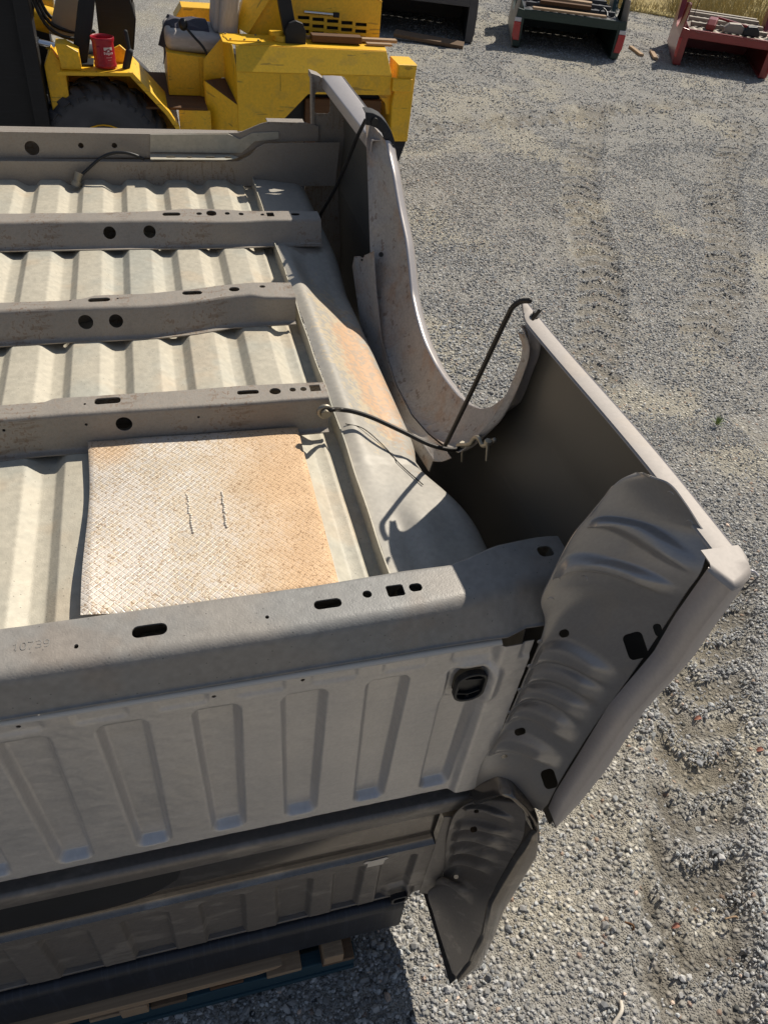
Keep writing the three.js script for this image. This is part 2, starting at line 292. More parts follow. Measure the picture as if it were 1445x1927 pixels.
// ------------------------------------------------------------------ the setting: gravel yard and the field behind it
const tracks = [[2.45, -1.9, 1.30, -0.20, 0.19], [2.9, -1.6, 1.85, 0.0, 0.16], [2.6, -3.6, 5.4, -9.5, 0.20], [3.7, -4.0, 7.4, -9.0, 0.20], [3.0, -8.6, 9.5, -10.4, 0.22]];   // tyre ruts pressed into the stone
function rut(x, z) {
  let h = 0, m = 0;
  for (const [x0, z0, x1, z1, w] of tracks) {
    const dx = x1 - x0, dz = z1 - z0, L = Math.hypot(dx, dz), t = ((x - x0) * dx + (z - z0) * dz) / L, s = ((x - x0) * dz - (z - z0) * dx) / L + 0.08 * Math.sin(t * 1.3);
    if (t < -0.3 || t > L + 0.3 || Math.abs(s) > w * 2) continue; const k = sm(-0.3, 0.1, t) * sm(L + 0.3, L - 0.1, t) * (0.5 + 0.7 * vn(t * 1.7 + 40, 3.3, 99, 99, 61)), inn = sm(w, w * 0.75, Math.abs(s)), cl = sm(0.1, 0.5, Math.sin((t + Math.abs(s) * 0.8) * 30));
    const am = z0 > -2 ? 2.0 : 1.2; h += am * k * (-0.018 * inn + 0.016 * Math.exp(-Math.pow((Math.abs(s) - w * 1.15) / 0.05, 2)) + 0.014 * inn * cl); m = Math.max(m, k * inn * (1 - cl));
  } return [h, m];
}
const treadNoise = (x, z) => rut(x, z)[0], trackMask = (x, z) => clamp(rut(x, z)[1]);
const big = (x, z) => fbm(x / 40 + 10, z / 40 + 10, 40, 4, 301) - 0.5;
const groundY = (x, z) => { const n = Math.exp(-Math.pow(Math.max(0, Math.hypot(x - 3, z + 5) - 14) / 6, 2)); return n * (0.05 * big(x, z) + 0.022 * (fbm(x / 8 + 5, z / 8 + 5, 40, 3, 305) - 0.5) + treadNoise(x, z)) - 0.01; };
{
  const P = 96, id = new Map();
  const S = 1536, relief = new Float32Array(S * S); let at0 = 0;
  const gcol = tex(S, S, 1.9, (u, v) => {
    const [d, e, i] = cells(u, v, P, 311), [d2, e2, i2] = cells(u, v, 260, 331), r = hsh(i, 3, 8), r2 = hsh(i2, 5, 8), a = vn(u * 12, v * 12, 12, 12, 315);
    const big = hsh(i, 9, 2) > 0.45 && d < 0.46; relief[at0++] = big ? 0.35 + 0.6 * sm(0.46, 0.05, d) * (0.6 + 0.4 * hsh(i, 6, 6)) : 0.1 + 0.3 * sm(0.5, 0.0, d2);
    let c = big ? mix3([0.50, 0.495, 0.48], [0.78, 0.77, 0.745], r) : mix3([0.50, 0.485, 0.455], [0.70, 0.685, 0.65], r2 * 0.8 + 0.2 * a);
    const q = hsh(i, 4, 4); if (big && q > 0.97) c = mix3(c, [0.62, 0.47, 0.38], 0.5); else if (big && q < 0.05) c = mix3(c, [0.26, 0.27, 0.27], 0.8);
    return c;
  });
  at0 = 0; const gb = tex(S, S, 1.9, () => relief[at0++], false);
  M.gravel = std({ map: gcol, bumpMap: gb, bumpScale: 0.014, roughness: 0.95, vertexColors: true });
  // one sheet, fine near the camera and coarse towards the horizon
  const n = 340, xs = [], zs = [];
  for (let i = 0; i <= n; i++) { const t = i / n * 2 - 1; xs.push(2.6 + 6.6 * t + 2.5 * t * t * t + 90 * Math.pow(t, 9) * 1.2); zs.push(-4.4 + 6.0 * t + 5 * t * t * t + 90 * Math.pow(t, 9) * 1.2); }
  const pos = [], uv = [], col = [], idx = [];
  for (let j = 0; j <= n; j++) for (let i = 0; i <= n; i++) {
    const x = xs[i], z = zs[j]; pos.push(x, groundY(x, z), z); uv.push(x, z);
    const a = fbm(x / 60 + 20, z / 60 + 20, 60, 5, 321), b = fbm(x / 20 + 20, z / 20 + 20, 60, 3, 325), d = sm(0.46, 0.62, a * 0.7 + b * 0.3);   // dusty, sandier patches
    const tk = trackMask(x, z); const k2 = 0.94 - 0.46 * tk * (z > -2.2 ? 1 : 0.5); col.push(k2 * (1 + 0.05 * tk) * lerp(0.92, 1.12, d), k2 * lerp(0.92, 1.08, d), k2 * (1 - 0.08 * tk) * lerp(0.93, 0.98, d));
  }
  for (let j = 0; j < n; j++) for (let i = 0; i < n; i++) { const a = j * (n + 1) + i, b = a + n + 1; idx.push(a, b, a + 1, a + 1, b, b + 1); }
  const g = new THREE.BufferGeometry(); g.setAttribute('position', new THREE.Float32BufferAttribute(pos, 3)); g.setAttribute('uv', new THREE.Float32BufferAttribute(uv, 2)); g.setAttribute('color', new THREE.Float32BufferAttribute(col, 3)); g.setIndex(idx); g.computeVertexNormals();
  const m = new THREE.Mesh(g, M.gravel); m.name = 'gravel_yard'; m.receiveShadow = true; m.userData = { kind: 'structure', label: 'grey crushed stone yard under everything', category: 'ground' }; scene.add(m);
}
// ------------------------------------------------------------------ the upturned truck bed in front
const F = 1.594;                                                 // height of its upturned floor
const bed = thing('truck_bed', 'pewter pickup bed lying upside down on top of another bed', 'truck bed', V(-0.33, 1.02, -1.6));
const XL = -1.12, FL = 0.312;                                    // floor from the far side flange to the near one
const MIDX = (XL + FL) / 2;
const mirrorX = g => { const h = g.clone(); h.scale(-1, 1, 1).translate(2 * MIDX, 0, 0); const ix = h.index; if (ix) { const a = ix.array; for (let i = 0; i < a.length; i += 3) { const t = a[i]; a[i] = a[i + 1]; a[i + 1] = t; } } else { for (const k of Object.keys(h.attributes)) { const at = h.attributes[k], s = at.itemSize, a = at.array; for (let i = 0; i < at.count; i += 3) for (let c = 0; c < s; c++) { const t = a[i * s + c]; a[i * s + c] = a[(i + 1) * s + c]; a[(i + 1) * s + c] = t; } } } return h; };
{ // corrugated floor
  const per = 0.1297, x0 = -0.359, prof = [];                    // wide crests with narrower troughs between them
  for (let k = -6; k <= 5; k++) for (const [dx, y] of [[-0.017, -0.018], [-0.012, -0.0155], [0.002, -0.0025], [0.007, 0], [0.060, 0], [0.067, -0.0025], [0.087, -0.0155], [0.094, -0.018]]) { const x = x0 + k * per + dx; if (x > XL + 0.01 && x < FL - 0.034) prof.push([x, y]); }
  prof.unshift([XL, -0.03], [XL + 0.03, -0.03]); prof.push([FL - 0.030, -0.021], [FL - 0.024, -0.030], [FL, -0.030]);
  const G = []; for (let i = 0; i <= 40; i++) { const z = lerp(-2.63, -0.665, i / 40); G.push(prof.map(([x, y]) => V(x, F + y + 0.0012 * (fbm(x * 2 + 4, z * 2 + 9, 40, 3, 401) - 0.5), z))); }
  const g = sheet(G, 0.0015);
  // metre uv from the plan
  part(bed, 'floor', g, M.under);
  // flange standing along each edge of the floor
  const fl = []; for (let i = 0; i <= 60; i++) { const z = lerp(-2.625, -0.70, i / 60), w = 0.0012 * Math.sin(z * 9) + 0.0008 * Math.sin(z * 31); fl.push([[0, -0.032], [0.0005, 0.006], [0.001, 0.010]].map(([a, b]) => V(FL + a + w, F + b, z))); }
  const fg = sheet(fl.map(r => r.slice().reverse()), 0.0025);
  part(bed, 'floor_flange', fg.clone(), M.under); part(bed, 'floor_flange', mirrorX(fg), M.under);
}
// cross members: hat sections traced from their edges (foot, front shoulder, back shoulder)
function crossMember(foot, tf, tb, h, xEnd, holesTop, holesFront, name, opt = {}) {
  const foots = foot.map(p => onY(p[0], p[1], F)), tfs = tf.map(p => onY(p[0], p[1], F + h)), tbs = tb.map(p => onY(p[0], p[1], F + h));
  const fz = poly(foots.map(p => p.x), foots.map(p => p.z)), tz = poly(tfs.map(p => p.x), tfs.map(p => p.z)), bz = poly(tbs.map(p => p.x), tbs.map(p => p.z));
  const G = []; const n = 90;
  for (let i = 0; i <= n; i++) {
    const x = lerp(opt.x0 ?? XL + 0.02, xEnd, i / n), a = fz(x), b = tz(x), c = bz(x), wob = 0.0015 * (fbm(x * 3 + 7, 0.3 + h, 30, 3, 411) - 0.5);
    const H = F + h + wob, lf = opt.lift ? opt.lift(x) : 0;
    const pr = roundPoly([[a + (opt.lip ?? 0.012), F + 0.002 + lf], [a, F + 0.003 + lf], [b + 0.004, H], [c, H], [c - 0.012, F + h * 0.35], [c - 0.02, F - 0.0175]], [0, 0.016, opt.r ?? 0.009, 0.007, 0.01, 0], 5);
    G.push(pr.map(([z, y]) => V(x, y, z)));
  }
  const g0 = sheet(G, 0.0028); const tools = [];
  for (const [u, v, w, hh, r] of holesTop) { const p = onY(u, v, F + h), k = p.distanceTo(CAM) / FOCAL * 1.04; const vs = Math.abs(ray(u, v).normalize().y); tools.push(hole(p, w * k, Math.max(hh * k / vs, 0.005), r * k / Math.sqrt(vs), V(0, 1, 0), V(1, 0, -0.0), 0.02)); }
  for (const [u, v, r] of holesFront) { const x = onZ(u, v, fz(0) - 0.02).x, A = fz(x), B = tz(x) + 0.004, n2 = V(0, A - B, h).normalize(); const pl = V(0, n2.y, n2.z); const c = along(u, v, pl, pl.dot(V(x, F, A))); const k = c.distanceTo(CAM) / FOCAL; tools.push(hole(c, 2 * r * k, 2 * r * k, r * k, pl, V(1, 0, 0), 0.016)); }
  const g = cut(g0, tools);
  return part(bed, name, g, opt.mat ?? M.sill);
}
const sillA = crossMember([[0, 470.5], [180, 467.5], [360, 465], [470, 463.5], [510, 461], [600, 460]],
  [[0, 417], [270, 413], [360, 415.3], [435, 415.5], [490, 412], [600, 412]], [[0, 400.6], [180, 399.4], [300, 395.7], [350, 391.5], [400, 392], [460, 395.6], [597, 396.4]], 0.066, onY(600, 404, F + 0.066).x,
  [[323, 403, 28, 5, 3], [375, 402, 9, 4, 4], [398, 401, 16, 8, 8], [428, 401.6, 8, 4, 4], [454, 402.6, 8, 4, 4], [494, 403.5, 6, 3, 3], [509, 403.5, 12, 6, 0.5], [556, 403, 15, 4, 4]], [[207, 438, 10], [282, 436, 10]], 'crossmember');
const sillB = crossMember([[0, 648], [125, 640.6], [212, 637], [294, 633], [365, 625.6], [440, 613], [500, 609.5], [554, 606.5]],
  [[0, 583], [125, 577.6], [250, 574.6], [310, 570.8], [350, 566], [390, 561], [440, 553.5], [475, 552.6], [490, 557], [552, 558]],
  [[0, 568], [100, 565], [150, 561.6], [165, 558], [176, 554.6], [275, 551], [360, 543], [422, 534.7], [480, 530], [543, 530]], 0.070, onY(552, 545, F + 0.07).x,
  [[187, 564, 35, 6, 5], [133, 565, 4, 2, 2], [222, 562, 4, 2, 2], [362, 551, 33, 6, 5], [441, 544, 18, 7, 6], [494, 539, 10, 4, 4]], [[162, 606, 12], [219, 604, 11.5]], 'crossmember');
const sillC = crossMember([[0, 862], [70, 853], [165, 846], [557, 813], [622, 807]], [[0, 787], [125, 777], [224, 771], [360, 762.5], [465, 756], [527, 751], [619, 745]],
  [[0, 761], [50, 757], [82, 755], [100, 748], [224, 740], [360, 731.5], [440, 725], [490, 722], [610, 717]], 0.080, onY(615, 733, F + 0.08).x,
  [[203, 754, 42, 10, 5], [160, 760, 4, 3, 2], [467, 738, 38, 7, 4], [518, 736, 20, 11, 9], [551, 733, 11, 7, 5], [571, 732, 11, 7, 5], [593, 730, 19, 11, 0.5]], [[234, 798, 14], [163, 799, 2.6], [8, 810, 2.6], [374, 785, 2.4]], 'crossmember');
const fsTf = [[0, 1268], [480, 1196.5], [600, 1177], [772, 1146.6], [864, 1127], [945, 1102], [1028, 1080]];
const sillF = crossMember([[0, 1352.6], [480, 1273], [600, 1252.7], [772, 1224.6], [794, 1220], [918, 1200.8], [960, 1196], [982, 1180], [1023, 1174]], fsTf,
  [[0, 1181.6], [229, 1150], [600, 1099], [714, 1080], [753, 1073], [845, 1062], [899, 1040], [930, 1025], [1013, 1008], [1080, 1004.6]], 0.075, 0.60,
  [[282, 1186, 58, 20, 10], [617, 1136, 50, 16, 8], [144, 1216, 7, 7, 3.5], [503, 1161, 7, 6, 3.5], [691, 1118, 17, 13, 8], [744, 1111, 32, 20, 4], [782, 1105, 24, 14, 7], [1026, 1037, 29, 17, 8]], [], 'front_sill', { r: 0.02, lip: 0.004, mat: M.sillFront });
{ // number stamped into the front sill
  const font = await new FontLoader().loadAsync('fonts/droid/droid_sans_regular.typeface.json');
  const g = new TextGeometry('10739', { font, size: 0.013, depth: 0.0004, curveSegments: 3, bevelEnabled: false });
  g.computeBoundingBox(); g.rotateX(-Math.PI / 2); const p = onY(22, 1226, F + 0.0752); g.translate(p.x, F + 0.0752, p.z); part(sillF, 'stamped_number', g, M.sillFront); 
}
{ // rear sill and its bracket
  const z1 = -2.614, z2 = -2.6425, pt = (u, v, z) => { const p = onZ(u, v, z); return [p.x, p.y]; };
  const lower = [[XL, F - 0.02], [0.60, F - 0.02], pt(640, 268, z1), pt(500, 270, z1), pt(484, 278, z1), pt(472, 292, z1), pt(450, 303, z1), pt(280, 304.5, z1), [XL, 1.649]];
  part(bed, 'rear_sill', [plate(lower, 0.004, 0.001).translate(0, 0, z1 - 0.004),
    plate([[XL, 1.64], pt(450, 296, z2), pt(500, 268, z2), pt(600, 266, z2), pt(600, 238, z2), pt(575, 231, z2), pt(505, 229, z2), pt(490, 233, z2), pt(450, 250, z2), pt(283, 252, z2), [XL, 1.7235]], 0.004, 0.001,
      [circPath(...pt(61, 279, z2), 0.021), circPath(...pt(153, 274, z2), 0.008), circPath(...pt(216, 274, z2), 0.008)]).translate(0, 0, z2 - 0.004),
    box(XL, 0.25, 1.6455, 1.6495, z2, z1 - 0.004, 0.001), box(XL, onZ(450, 250, z2).x, 1.7195, 1.7235, z2 - 0.06, z2 - 0.004, 0.001), box(XL, 0.5, F - 0.02, 1.72, z2 - 0.064, z2 - 0.06, 0.001), box(onZ(505, 229, z2).x, onZ(575, 231, z2).x, 1.7595, 1.7635, z2 - 0.06, z2 - 0.004, 0.001)], M.sill);
  const fy = 1.668, za = -2.636, zb = -2.588, xa = onZ(283, 295, zb).x, xb = onZ(450, 292, zb).x;
  let bg = plate([[xa, -za], [xb - 0.02, -za], [xb, 2.615], [xb - 0.015, 2.600], [xb - 0.045, -zb], [xa, -zb]], 0.003, 0.001).rotateX(-Math.PI / 2).translate(0, fy - 0.003, 0);
  bg = cut(bg, [[322, 16, 3], [357, 11, 5], [396, 16, 3], [429, 12, 4]].map(([u, w, r]) => { const p = onY(u, 296, fy), k = p.distanceTo(CAM) / FOCAL; p.z = -2.611; return hole(p, w * k, 0.018, r * k, V(0, 1, 0), V(1, 0, 0), 0.01); }));
  const up = [[pt(283, 286, z2 + 0.004), pt(283, 253, z2 + 0.004), pt(430, 252, z2 + 0.004), pt(452, 262, z2 + 0.004), pt(475, 250, z2 + 0.004), pt(525, 248, z2 + 0.004), pt(525, 262, z2 + 0.004), pt(480, 266, z2 + 0.004), pt(455, 288, z2 + 0.004)]][0];
  const br = part(bed, 'bracket', plate(up, 0.004, 0.001).translate(0, 0, z2 + 0.001), M.under); part(br, 'bracket_foot', bg, M.under);
}
// ---- bedside skin: x as a function of height (traced along its front edge) with the wheel arch left open
const skinPlane = V(0, -0.0817, 1), skinC = -0.474 - 0.0817 * 1.93;
const frontEdge = [[1398, 1053], [1395, 1079], [1340, 1157], [1302, 1214], [1275, 1246], [1209, 1319], [1136, 1436], [1085, 1500], [1041, 1545]].map(p => along(p[0], p[1], skinPlane, skinC));
const innerEdge = [[1336, 1048], [1265, 1150], [1225, 1220], [1142, 1319], [1076, 1429], [1041, 1486], [1029, 1515]].map(p => along(p[0], p[1], skinPlane, skinC));
const YB = frontEdge[0].y, YR = 1.022;
const xOf = (() => { const e = frontEdge.slice().reverse(); return poly(e.map(p => p.y), e.map(p => p.x)); })();
const skinX = (y, z) => xOf(y) - 0.020 * sm(-0.6, -1.1, z) - 0.012 * sm(-1.25, -1.9, z);
const zFr = y => -0.474 - 0.0817 * (1.93 - y);
const ZT = -2.66, YT = 1.905;
const archF = poly([1.557, 1.560, 1.573, 1.594, 1.621, 1.659, 1.725, 1.763, 1.853, 1.878, 1.91, 1.918, 1.93], [-1.465, -1.395, -1.306, -1.238, -1.182, -1.138, -1.088, -1.074, -1.051, -1.051, -1.065, -1.09, -1.125]);
const archR = poly([1.557, 1.561, 1.572, 1.595, 1.625, 1.71, 1.774, 1.843, 1.875, 1.905], [-1.465, -1.525, -1.585, -1.65, -1.711, -1.809, -1.893, -1.969, -2.02, -2.045]);
function skinGeoms() {
  const out = [], ap = 1.557;
  const patch = (y0, y1, za, zb, ny, nz) => { const G = []; for (let i = 0; i <= ny; i++) { const y = lerp(y0, y1, i / ny), r = []; for (let j = 0; j <= nz; j++) { const z = lerp(za(y), zb(y), j / nz); r.push(V(skinX(y, z), y, z)); } G.push(r); } return sheet(G, 0.0016); };
  out.push(patch(YR - 0.02, ap, zFr, () => ZT, 20, 30), patch(ap, YB, zFr, archF, 26, 12), patch(ap, YT, archR, () => ZT, 26, 12));
  return out;
}
{
  const sk = mergeGeometries(skinGeoms()); const side = part(bed, 'bedside', sk.clone(), M.rim), side2 = part(bed, 'bedside', mirrorX(sk), M.rim); const ik = sk.clone().translate(-0.004, 0, 0); part(side, 'inner_skin', ik.clone(), M.ecoat); part(side2, 'inner_skin', mirrorX(ik), M.ecoat);
  // folded lower edge ahead of the wheel
  const a = [], n = 24; for (let i = 0; i <= n; i++) { const z = lerp(-0.470, -1.122, i / n), w = 0.024 * sm(1.14, 1.04, -z) + 0.006, x = skinX(YB, z); a.push([[0.001, -0.006], [0.0015, -0.001], [-0.003, 0.0015], [-w, 0.001], [-w - 0.001, -0.004]].map(([dx, dy]) => V(x + dx, YB + dy, z))); }
  part(side, 'lower_edge', sheet(a, 0.002), M.edge);
  // lower edge behind the wheel
  const b = [], q0 = onY(629, 150, YT), q1 = onY(690, 216, YT); for (let i = 0; i <= 20; i++) { const z = lerp(-2.045, ZT, i / 20), x = skinX(YT, z), xi = lerp(0.562, 0.548, i / 20); b.push([[x + 0.001, -0.012], [x + 0.0005, -0.003], [x - 0.005, 0.0012], [lerp(x, xi, 0.5), 0.002], [xi + 0.004, 0.001], [xi, -0.004], [xi - 0.001, -0.03]].map(([xx, dy]) => V(xx, YT + dy, z))); }
  part(side, 'rear_lower_edge', sheet(b, 0.002), M.rim);
  // front return: the box-like strip down the leading edge
  const I = resample(innerEdge, 60), O = resample(frontEdge, 60), G = I.map((p, i) => { const q = O[i], c = p.clone().lerp(q, 0.24).add(V(0, 0, 0.036)), d = p.clone().lerp(q, 0.88).add(V(0, 0, 0.018)); return [p.clone().add(V(0.03, 0, -0.012)), p.clone().add(V(0, 0, 0.006)), p.clone().lerp(c, 0.5).add(V(0, 0, 0.004)), c, p.clone().lerp(q, 0.5).add(V(0, 0, 0.030)), d, q.clone().add(V(-0.001, 0, 0.004)), q.clone().add(V(0.001, 0, -0.006))]; });
  part(side, 'front_return', sheet(G.slice(1).map(r => r.slice().reverse()).reverse(), 0.002), M.strip);
  { const top = G[1].slice(1, 7), rise = (p, k, z) => V(lerp(p.x, skinX(YB, -0.5) - 0.014, 0.12 * k), lerp(p.y, YB + 0.003, k), lerp(p.z, z, k)); part(side, 'corner_fold', sheet([top.map(p => p.clone().add(V(0, -0.004, 0.002))), top.map(p => rise(p, 0.55, p.z + 0.001)), top.map(p => rise(p, 0.9, p.z - 0.006)), top.map(p => rise(p, 1, Math.min(p.z - 0.016, -0.472))), top.map(p => rise(p, 1, -0.494))].map(r => r.slice().reverse()).reverse(), 0.002), M.edge); }
  // lip round the wheel arch
  const lip = []; const arc = []; for (let i = 0; i <= 40; i++) { const y = lerp(1.90, 1.5572, Math.pow(i / 40, 0.75)); arc.push(V(0, y, archR(y))); } for (let i = 1; i <= 40; i++) { const y = lerp(1.5572, 1.912, Math.pow(i / 40, 1.4)); arc.push(V(0, y, archF(y))); }
  const A = resample(arc, 90).map(p => V(skinX(p.y, p.z), p.y, p.z));
  for (let i = 0; i < A.length; i++) { const t = A[Math.min(A.length - 1, i + 1)].clone().sub(A[Math.max(0, i - 1)]); const nrm = V(0, t.z, -t.y).normalize(); if (nrm.dot(V(0, 1.75 - A[i].y, -1.5 - A[i].z)) < 0) nrm.negate(); lip.push([A[i].clone().add(V(0.001, 0, 0)).addScaledVector(nrm, -0.010), A[i].clone().add(V(0.001, 0, 0)), A[i].clone().add(V(-0.006, 0, 0)).addScaledVector(nrm, 0.007), A[i].clone().add(V(-0.018, 0, 0)).addScaledVector(nrm, 0.016), A[i].clone().add(V(-0.025, 0, 0)).addScaledVector(nrm, 0.018), A[i].clone().add(V(-0.027, 0, 0)).addScaledVector(nrm, 0.010)]); }
  part(side, 'arch_lip', sheet(lip, 0.002), M.rim);
  // liner inside the arch
  const inPx = [[688, 232, 0.552], [697, 470, 0.552], [705, 540, 0.551], [720, 640, 0.55], [745, 720, 0.55], [775, 780, 0.55], [805, 815, 0.55], [835, 838, 0.55], [862, 852, 0.552], [913, 831, 0.585], [946, 789, 0.596], [979, 723, 0.602], [1004, 673, 0.606], [1010, 646, 0.608], [1021, 613, 0.605], [1019, 596, 0.602]];
  const Aa = resample(lip.map(r => r[4].clone()), 120); let kk = 60; for (let i = 60, bd = 9; i < 120; i++) { const d = Math.hypot(Aa[i].y - 1.655, Aa[i].z + 1.15); if (d < bd) { bd = d; kk = i; } }
  const b0 = resample(inPx.slice(0, 9).map(([u, v, x]) => onX(u, v, x)), kk + 1), off = b0[kk].clone().sub(Aa[kk]), B = Aa.map((p, i) => i <= kk ? b0[i] : p.clone().add(off.clone().lerp(V(-0.012, -0.006, 0.014), sm(kk, kk + 16, i)))), L = [];
  for (let i = 0; i < 120; i++) { const r = []; for (let j = 0; j <= 16; j++) { const s = j / 16, p = Aa[i].clone().lerp(B[i], s); const sag = 0.026 * Math.sin(Math.PI * s); const c = V(0, 1.80 - p.y, -1.55 - p.z).normalize(); p.addScaledVector(c, -sag); const k = i % 14; const rib = i < 84 && s > 0.12 && s < 0.85 ? Math.exp(-Math.pow((k - 7) / 0.8, 2)) * 0.008 : 0; p.addScaledVector(c, rib); r.push(p); } L.push(r); }
  let lg = sheet(L, 0.002); part(bed, 'arch_liner', cut(lg, [[714, 464, 12, 12, 1], [717, 479, 8, 8, 4]].map(([u, v, w, h, r]) => { const p = onZ(u, v, -1.87), k = p.distanceTo(CAM) / FOCAL; return hole(p, w * k * 1.1, h * k * 1.1, r * k * 1.1, ray(u, v).negate(), V(1, 0, 0), 0.035); })), M.liner);
  // inner flange between the liner and the wheel housing
  const l2 = resample([[668, 482], [676, 540], [690, 640], [706, 710], [722, 752], [748, 790], [790, 830], [815, 868]].map(p => onX(p[0], p[1], 0.522)), 50), r2 = resample([[704, 472], [708, 540], [719, 640], [744, 722], [775, 782], [806, 818], [835, 842], [850, 862]].map(p => onX(p[0], p[1], 0.545)), 50);
  const W2 = l2.map((p, i) => { const q = r2[i], row = []; for (let j = 0; j <= 6; j++) { const s = j / 6; row.push(p.clone().lerp(q, s).add(V(0, -0.006 * Math.sin(Math.PI * s), 0))); } row.unshift(p.clone().add(V(-0.004, -0.03, 0))); return row; });
  let g2 = sheet(W2.map(r => r.reverse()), 0.002); part(bed, 'housing_flange', cut(g2, [[682, 481, 7, 7, 3.5], [681, 489, 4, 4, 2]].map(([u, v, w, h, r]) => { const p = onX(u, v, 0.527), k = p.distanceTo(CAM) / FOCAL; return hole(p, w * k, h * k, r * k, ray(u, v).negate(), V(1, 0, 0), 0.03); })), M.liner);
}
{ // wheel housing and floor edge: near floor level out to x = 0.5, then rolling down inside the bedside
  const g = (x, z) => {
    const w = sm(-0.98, -1.30, z) * sm(-2.14, -1.92, z);
    let y = 0.004 - 0.016 * sm(FL, 0.5, x);
    y += w * (0.012 * Math.exp(-Math.pow((x - (FL + 0.028)) / 0.024, 2)) - 0.048 * sm(FL + 0.03, 0.47, x));
    y += -0.020 * Math.exp(-Math.pow((x - 0.385) / 0.035, 2) - Math.pow((z + 1.95) / 0.10, 2)) + 0.012 * Math.exp(-Math.pow((x - 0.41) / 0.04, 2) - Math.pow((z + 0.93) / 0.06, 2)) - 0.008 * Math.exp(-Math.pow((x - 0.37) / 0.02, 2) - Math.pow((z + 0.86) / 0.1, 2));
    y -= 0.004 * sm(-1.105 - (x - FL) * 0.2, -1.095 - (x - FL) * 0.2, z);
    return y;
  };
  const G = [], n = 220;
  for (let i = 0; i <= n; i++) {
    const z = lerp(-2.61, -0.69, i / n), row = [], xe = 0.503 - 0.026 * Math.exp(-Math.pow((z + 1.15) / 0.07, 2)) + 0.034 * sm(-1.1, -0.92, z), R = 0.06;
    for (let j = 0; j <= 24; j++) { const x = lerp(FL + 0.003, xe - R, j / 24); row.push(V(x, F + g(x, z), z)); }
    const ye = row[24].y; for (let k = 1; k <= 7; k++) { const a = k / 7 * Math.PI / 2; row.push(V(xe - R + R * Math.sin(a), ye - R * (1 - Math.cos(a)), z)); }
    for (const y of [1.50, 1.40, 1.25, 1.10, 1.04]) row.push(V(xe + (1.55 - y) * 0.03, Math.min(y, ye - R - 0.01 * (1.55 - y)), z));
    G.push(row);
  }
  const hg = sheet(G, 0.0016), uv = hg.attributes.uv, ps = hg.attributes.position; for (let i = 0; i < uv.count; i++) uv.setXY(i, (ps.getX(i) - FL) / 0.3 + (ps.getY(i) < 1.5 ? (1.5 - ps.getY(i)) * 0.2 : 0), (-0.69 - ps.getZ(i)) / 2.2);
  part(bed, 'wheel_housing', hg.clone(), M.housing); part(bed, 'wheel_housing', mirrorX(hg), M.housing);
  // thin overlap seam wire of the housing on the floor edge
  part(bed, 'seam', rod([[650, 808], [680, 811], [715, 825], [755, 862], [797, 903]].map(p => { const q = onY(p[0], p[1], F); q.y = F + g(q.x, q.z) + 0.0035; return q; }), 0.0012, 60, 6), M.steelRod);
}
{ // tail pillar with its window, and the rear ends of the bedside
  const z = -2.655, pt = (u, v) => { const p = onZ(u, v, z); return [p.x, p.y]; };
  part(bed, 'tail_pillar', [plate([pt(585, 148), pt(623, 160), pt(637, 172), pt(646, 190), pt(651, 232), pt(651, 345), pt(600, 345), pt(590, 240)], 0.004, 0.001, [rectPath(onZ(606.5, 193, z).x, onZ(606.5, 193, z).y, 0.053, 0.066, 0.010)]).translate(0, 0, z), plate([pt(585, 137), pt(600, 142), pt(623, 159), pt(623, 161), pt(585, 149)], 0.05, 0.001).translate(0, 0, z - 0.046), plate([pt(585, 140), pt(588, 150), pt(592, 240), pt(586, 240)], 0.03, 0.001).translate(0, 0, z - 0.02)], M.sill);
  part(bed, 'tail_closing_panel', [plate([[0.50, 1.02], [0.655, 1.02], [0.648, 1.62], [0.50, 1.60]], 0.004, 0.001).translate(0, 0, z - 0.006), plate([pt(651, 190), pt(632, 152), pt(665, 178), [0.625, 1.86], [0.62, 1.60], pt(651, 345)], 0.004, 0.001).translate(0, 0, z - 0.01)], M.sill);
  // rubber trim on the corner behind the wheel
  const o = resample([[687, 212], [702, 214], [716, 221], [728, 234], [737, 250], [743, 268], [746, 290]].map(p => onZ(p[0], p[1], -2.035)), 24), i = resample([[688, 234], [699, 236], [709, 241], [718, 250], [724, 264], [727, 277], [728, 291]].map(p => onZ(p[0], p[1], -2.035)), 24);
  const tr = part(bed, 'rubber_trim', sheet(o.map((p, k) => [p.clone().add(V(0.002, 0.004, -0.035)), p.clone().add(V(0, 0.003, -0.004)), p.clone().add(V(0, 0, 0.004)), i[k].clone().add(V(0, 0, 0.004)), i[k].clone().add(V(0, 0, -0.004))]).map(r => r.reverse()), 0.003), M.rubber);
  for (const [u, v] of [[705, 229], [735, 277]]) { const p = onZ(u, v, -2.028); part(tr, 'push_pin', new THREE.CylinderGeometry(0.009, 0.010, 0.005, 16).rotateX(Math.PI / 2).translate(p.x, p.y, p.z), M.plastic); }
}
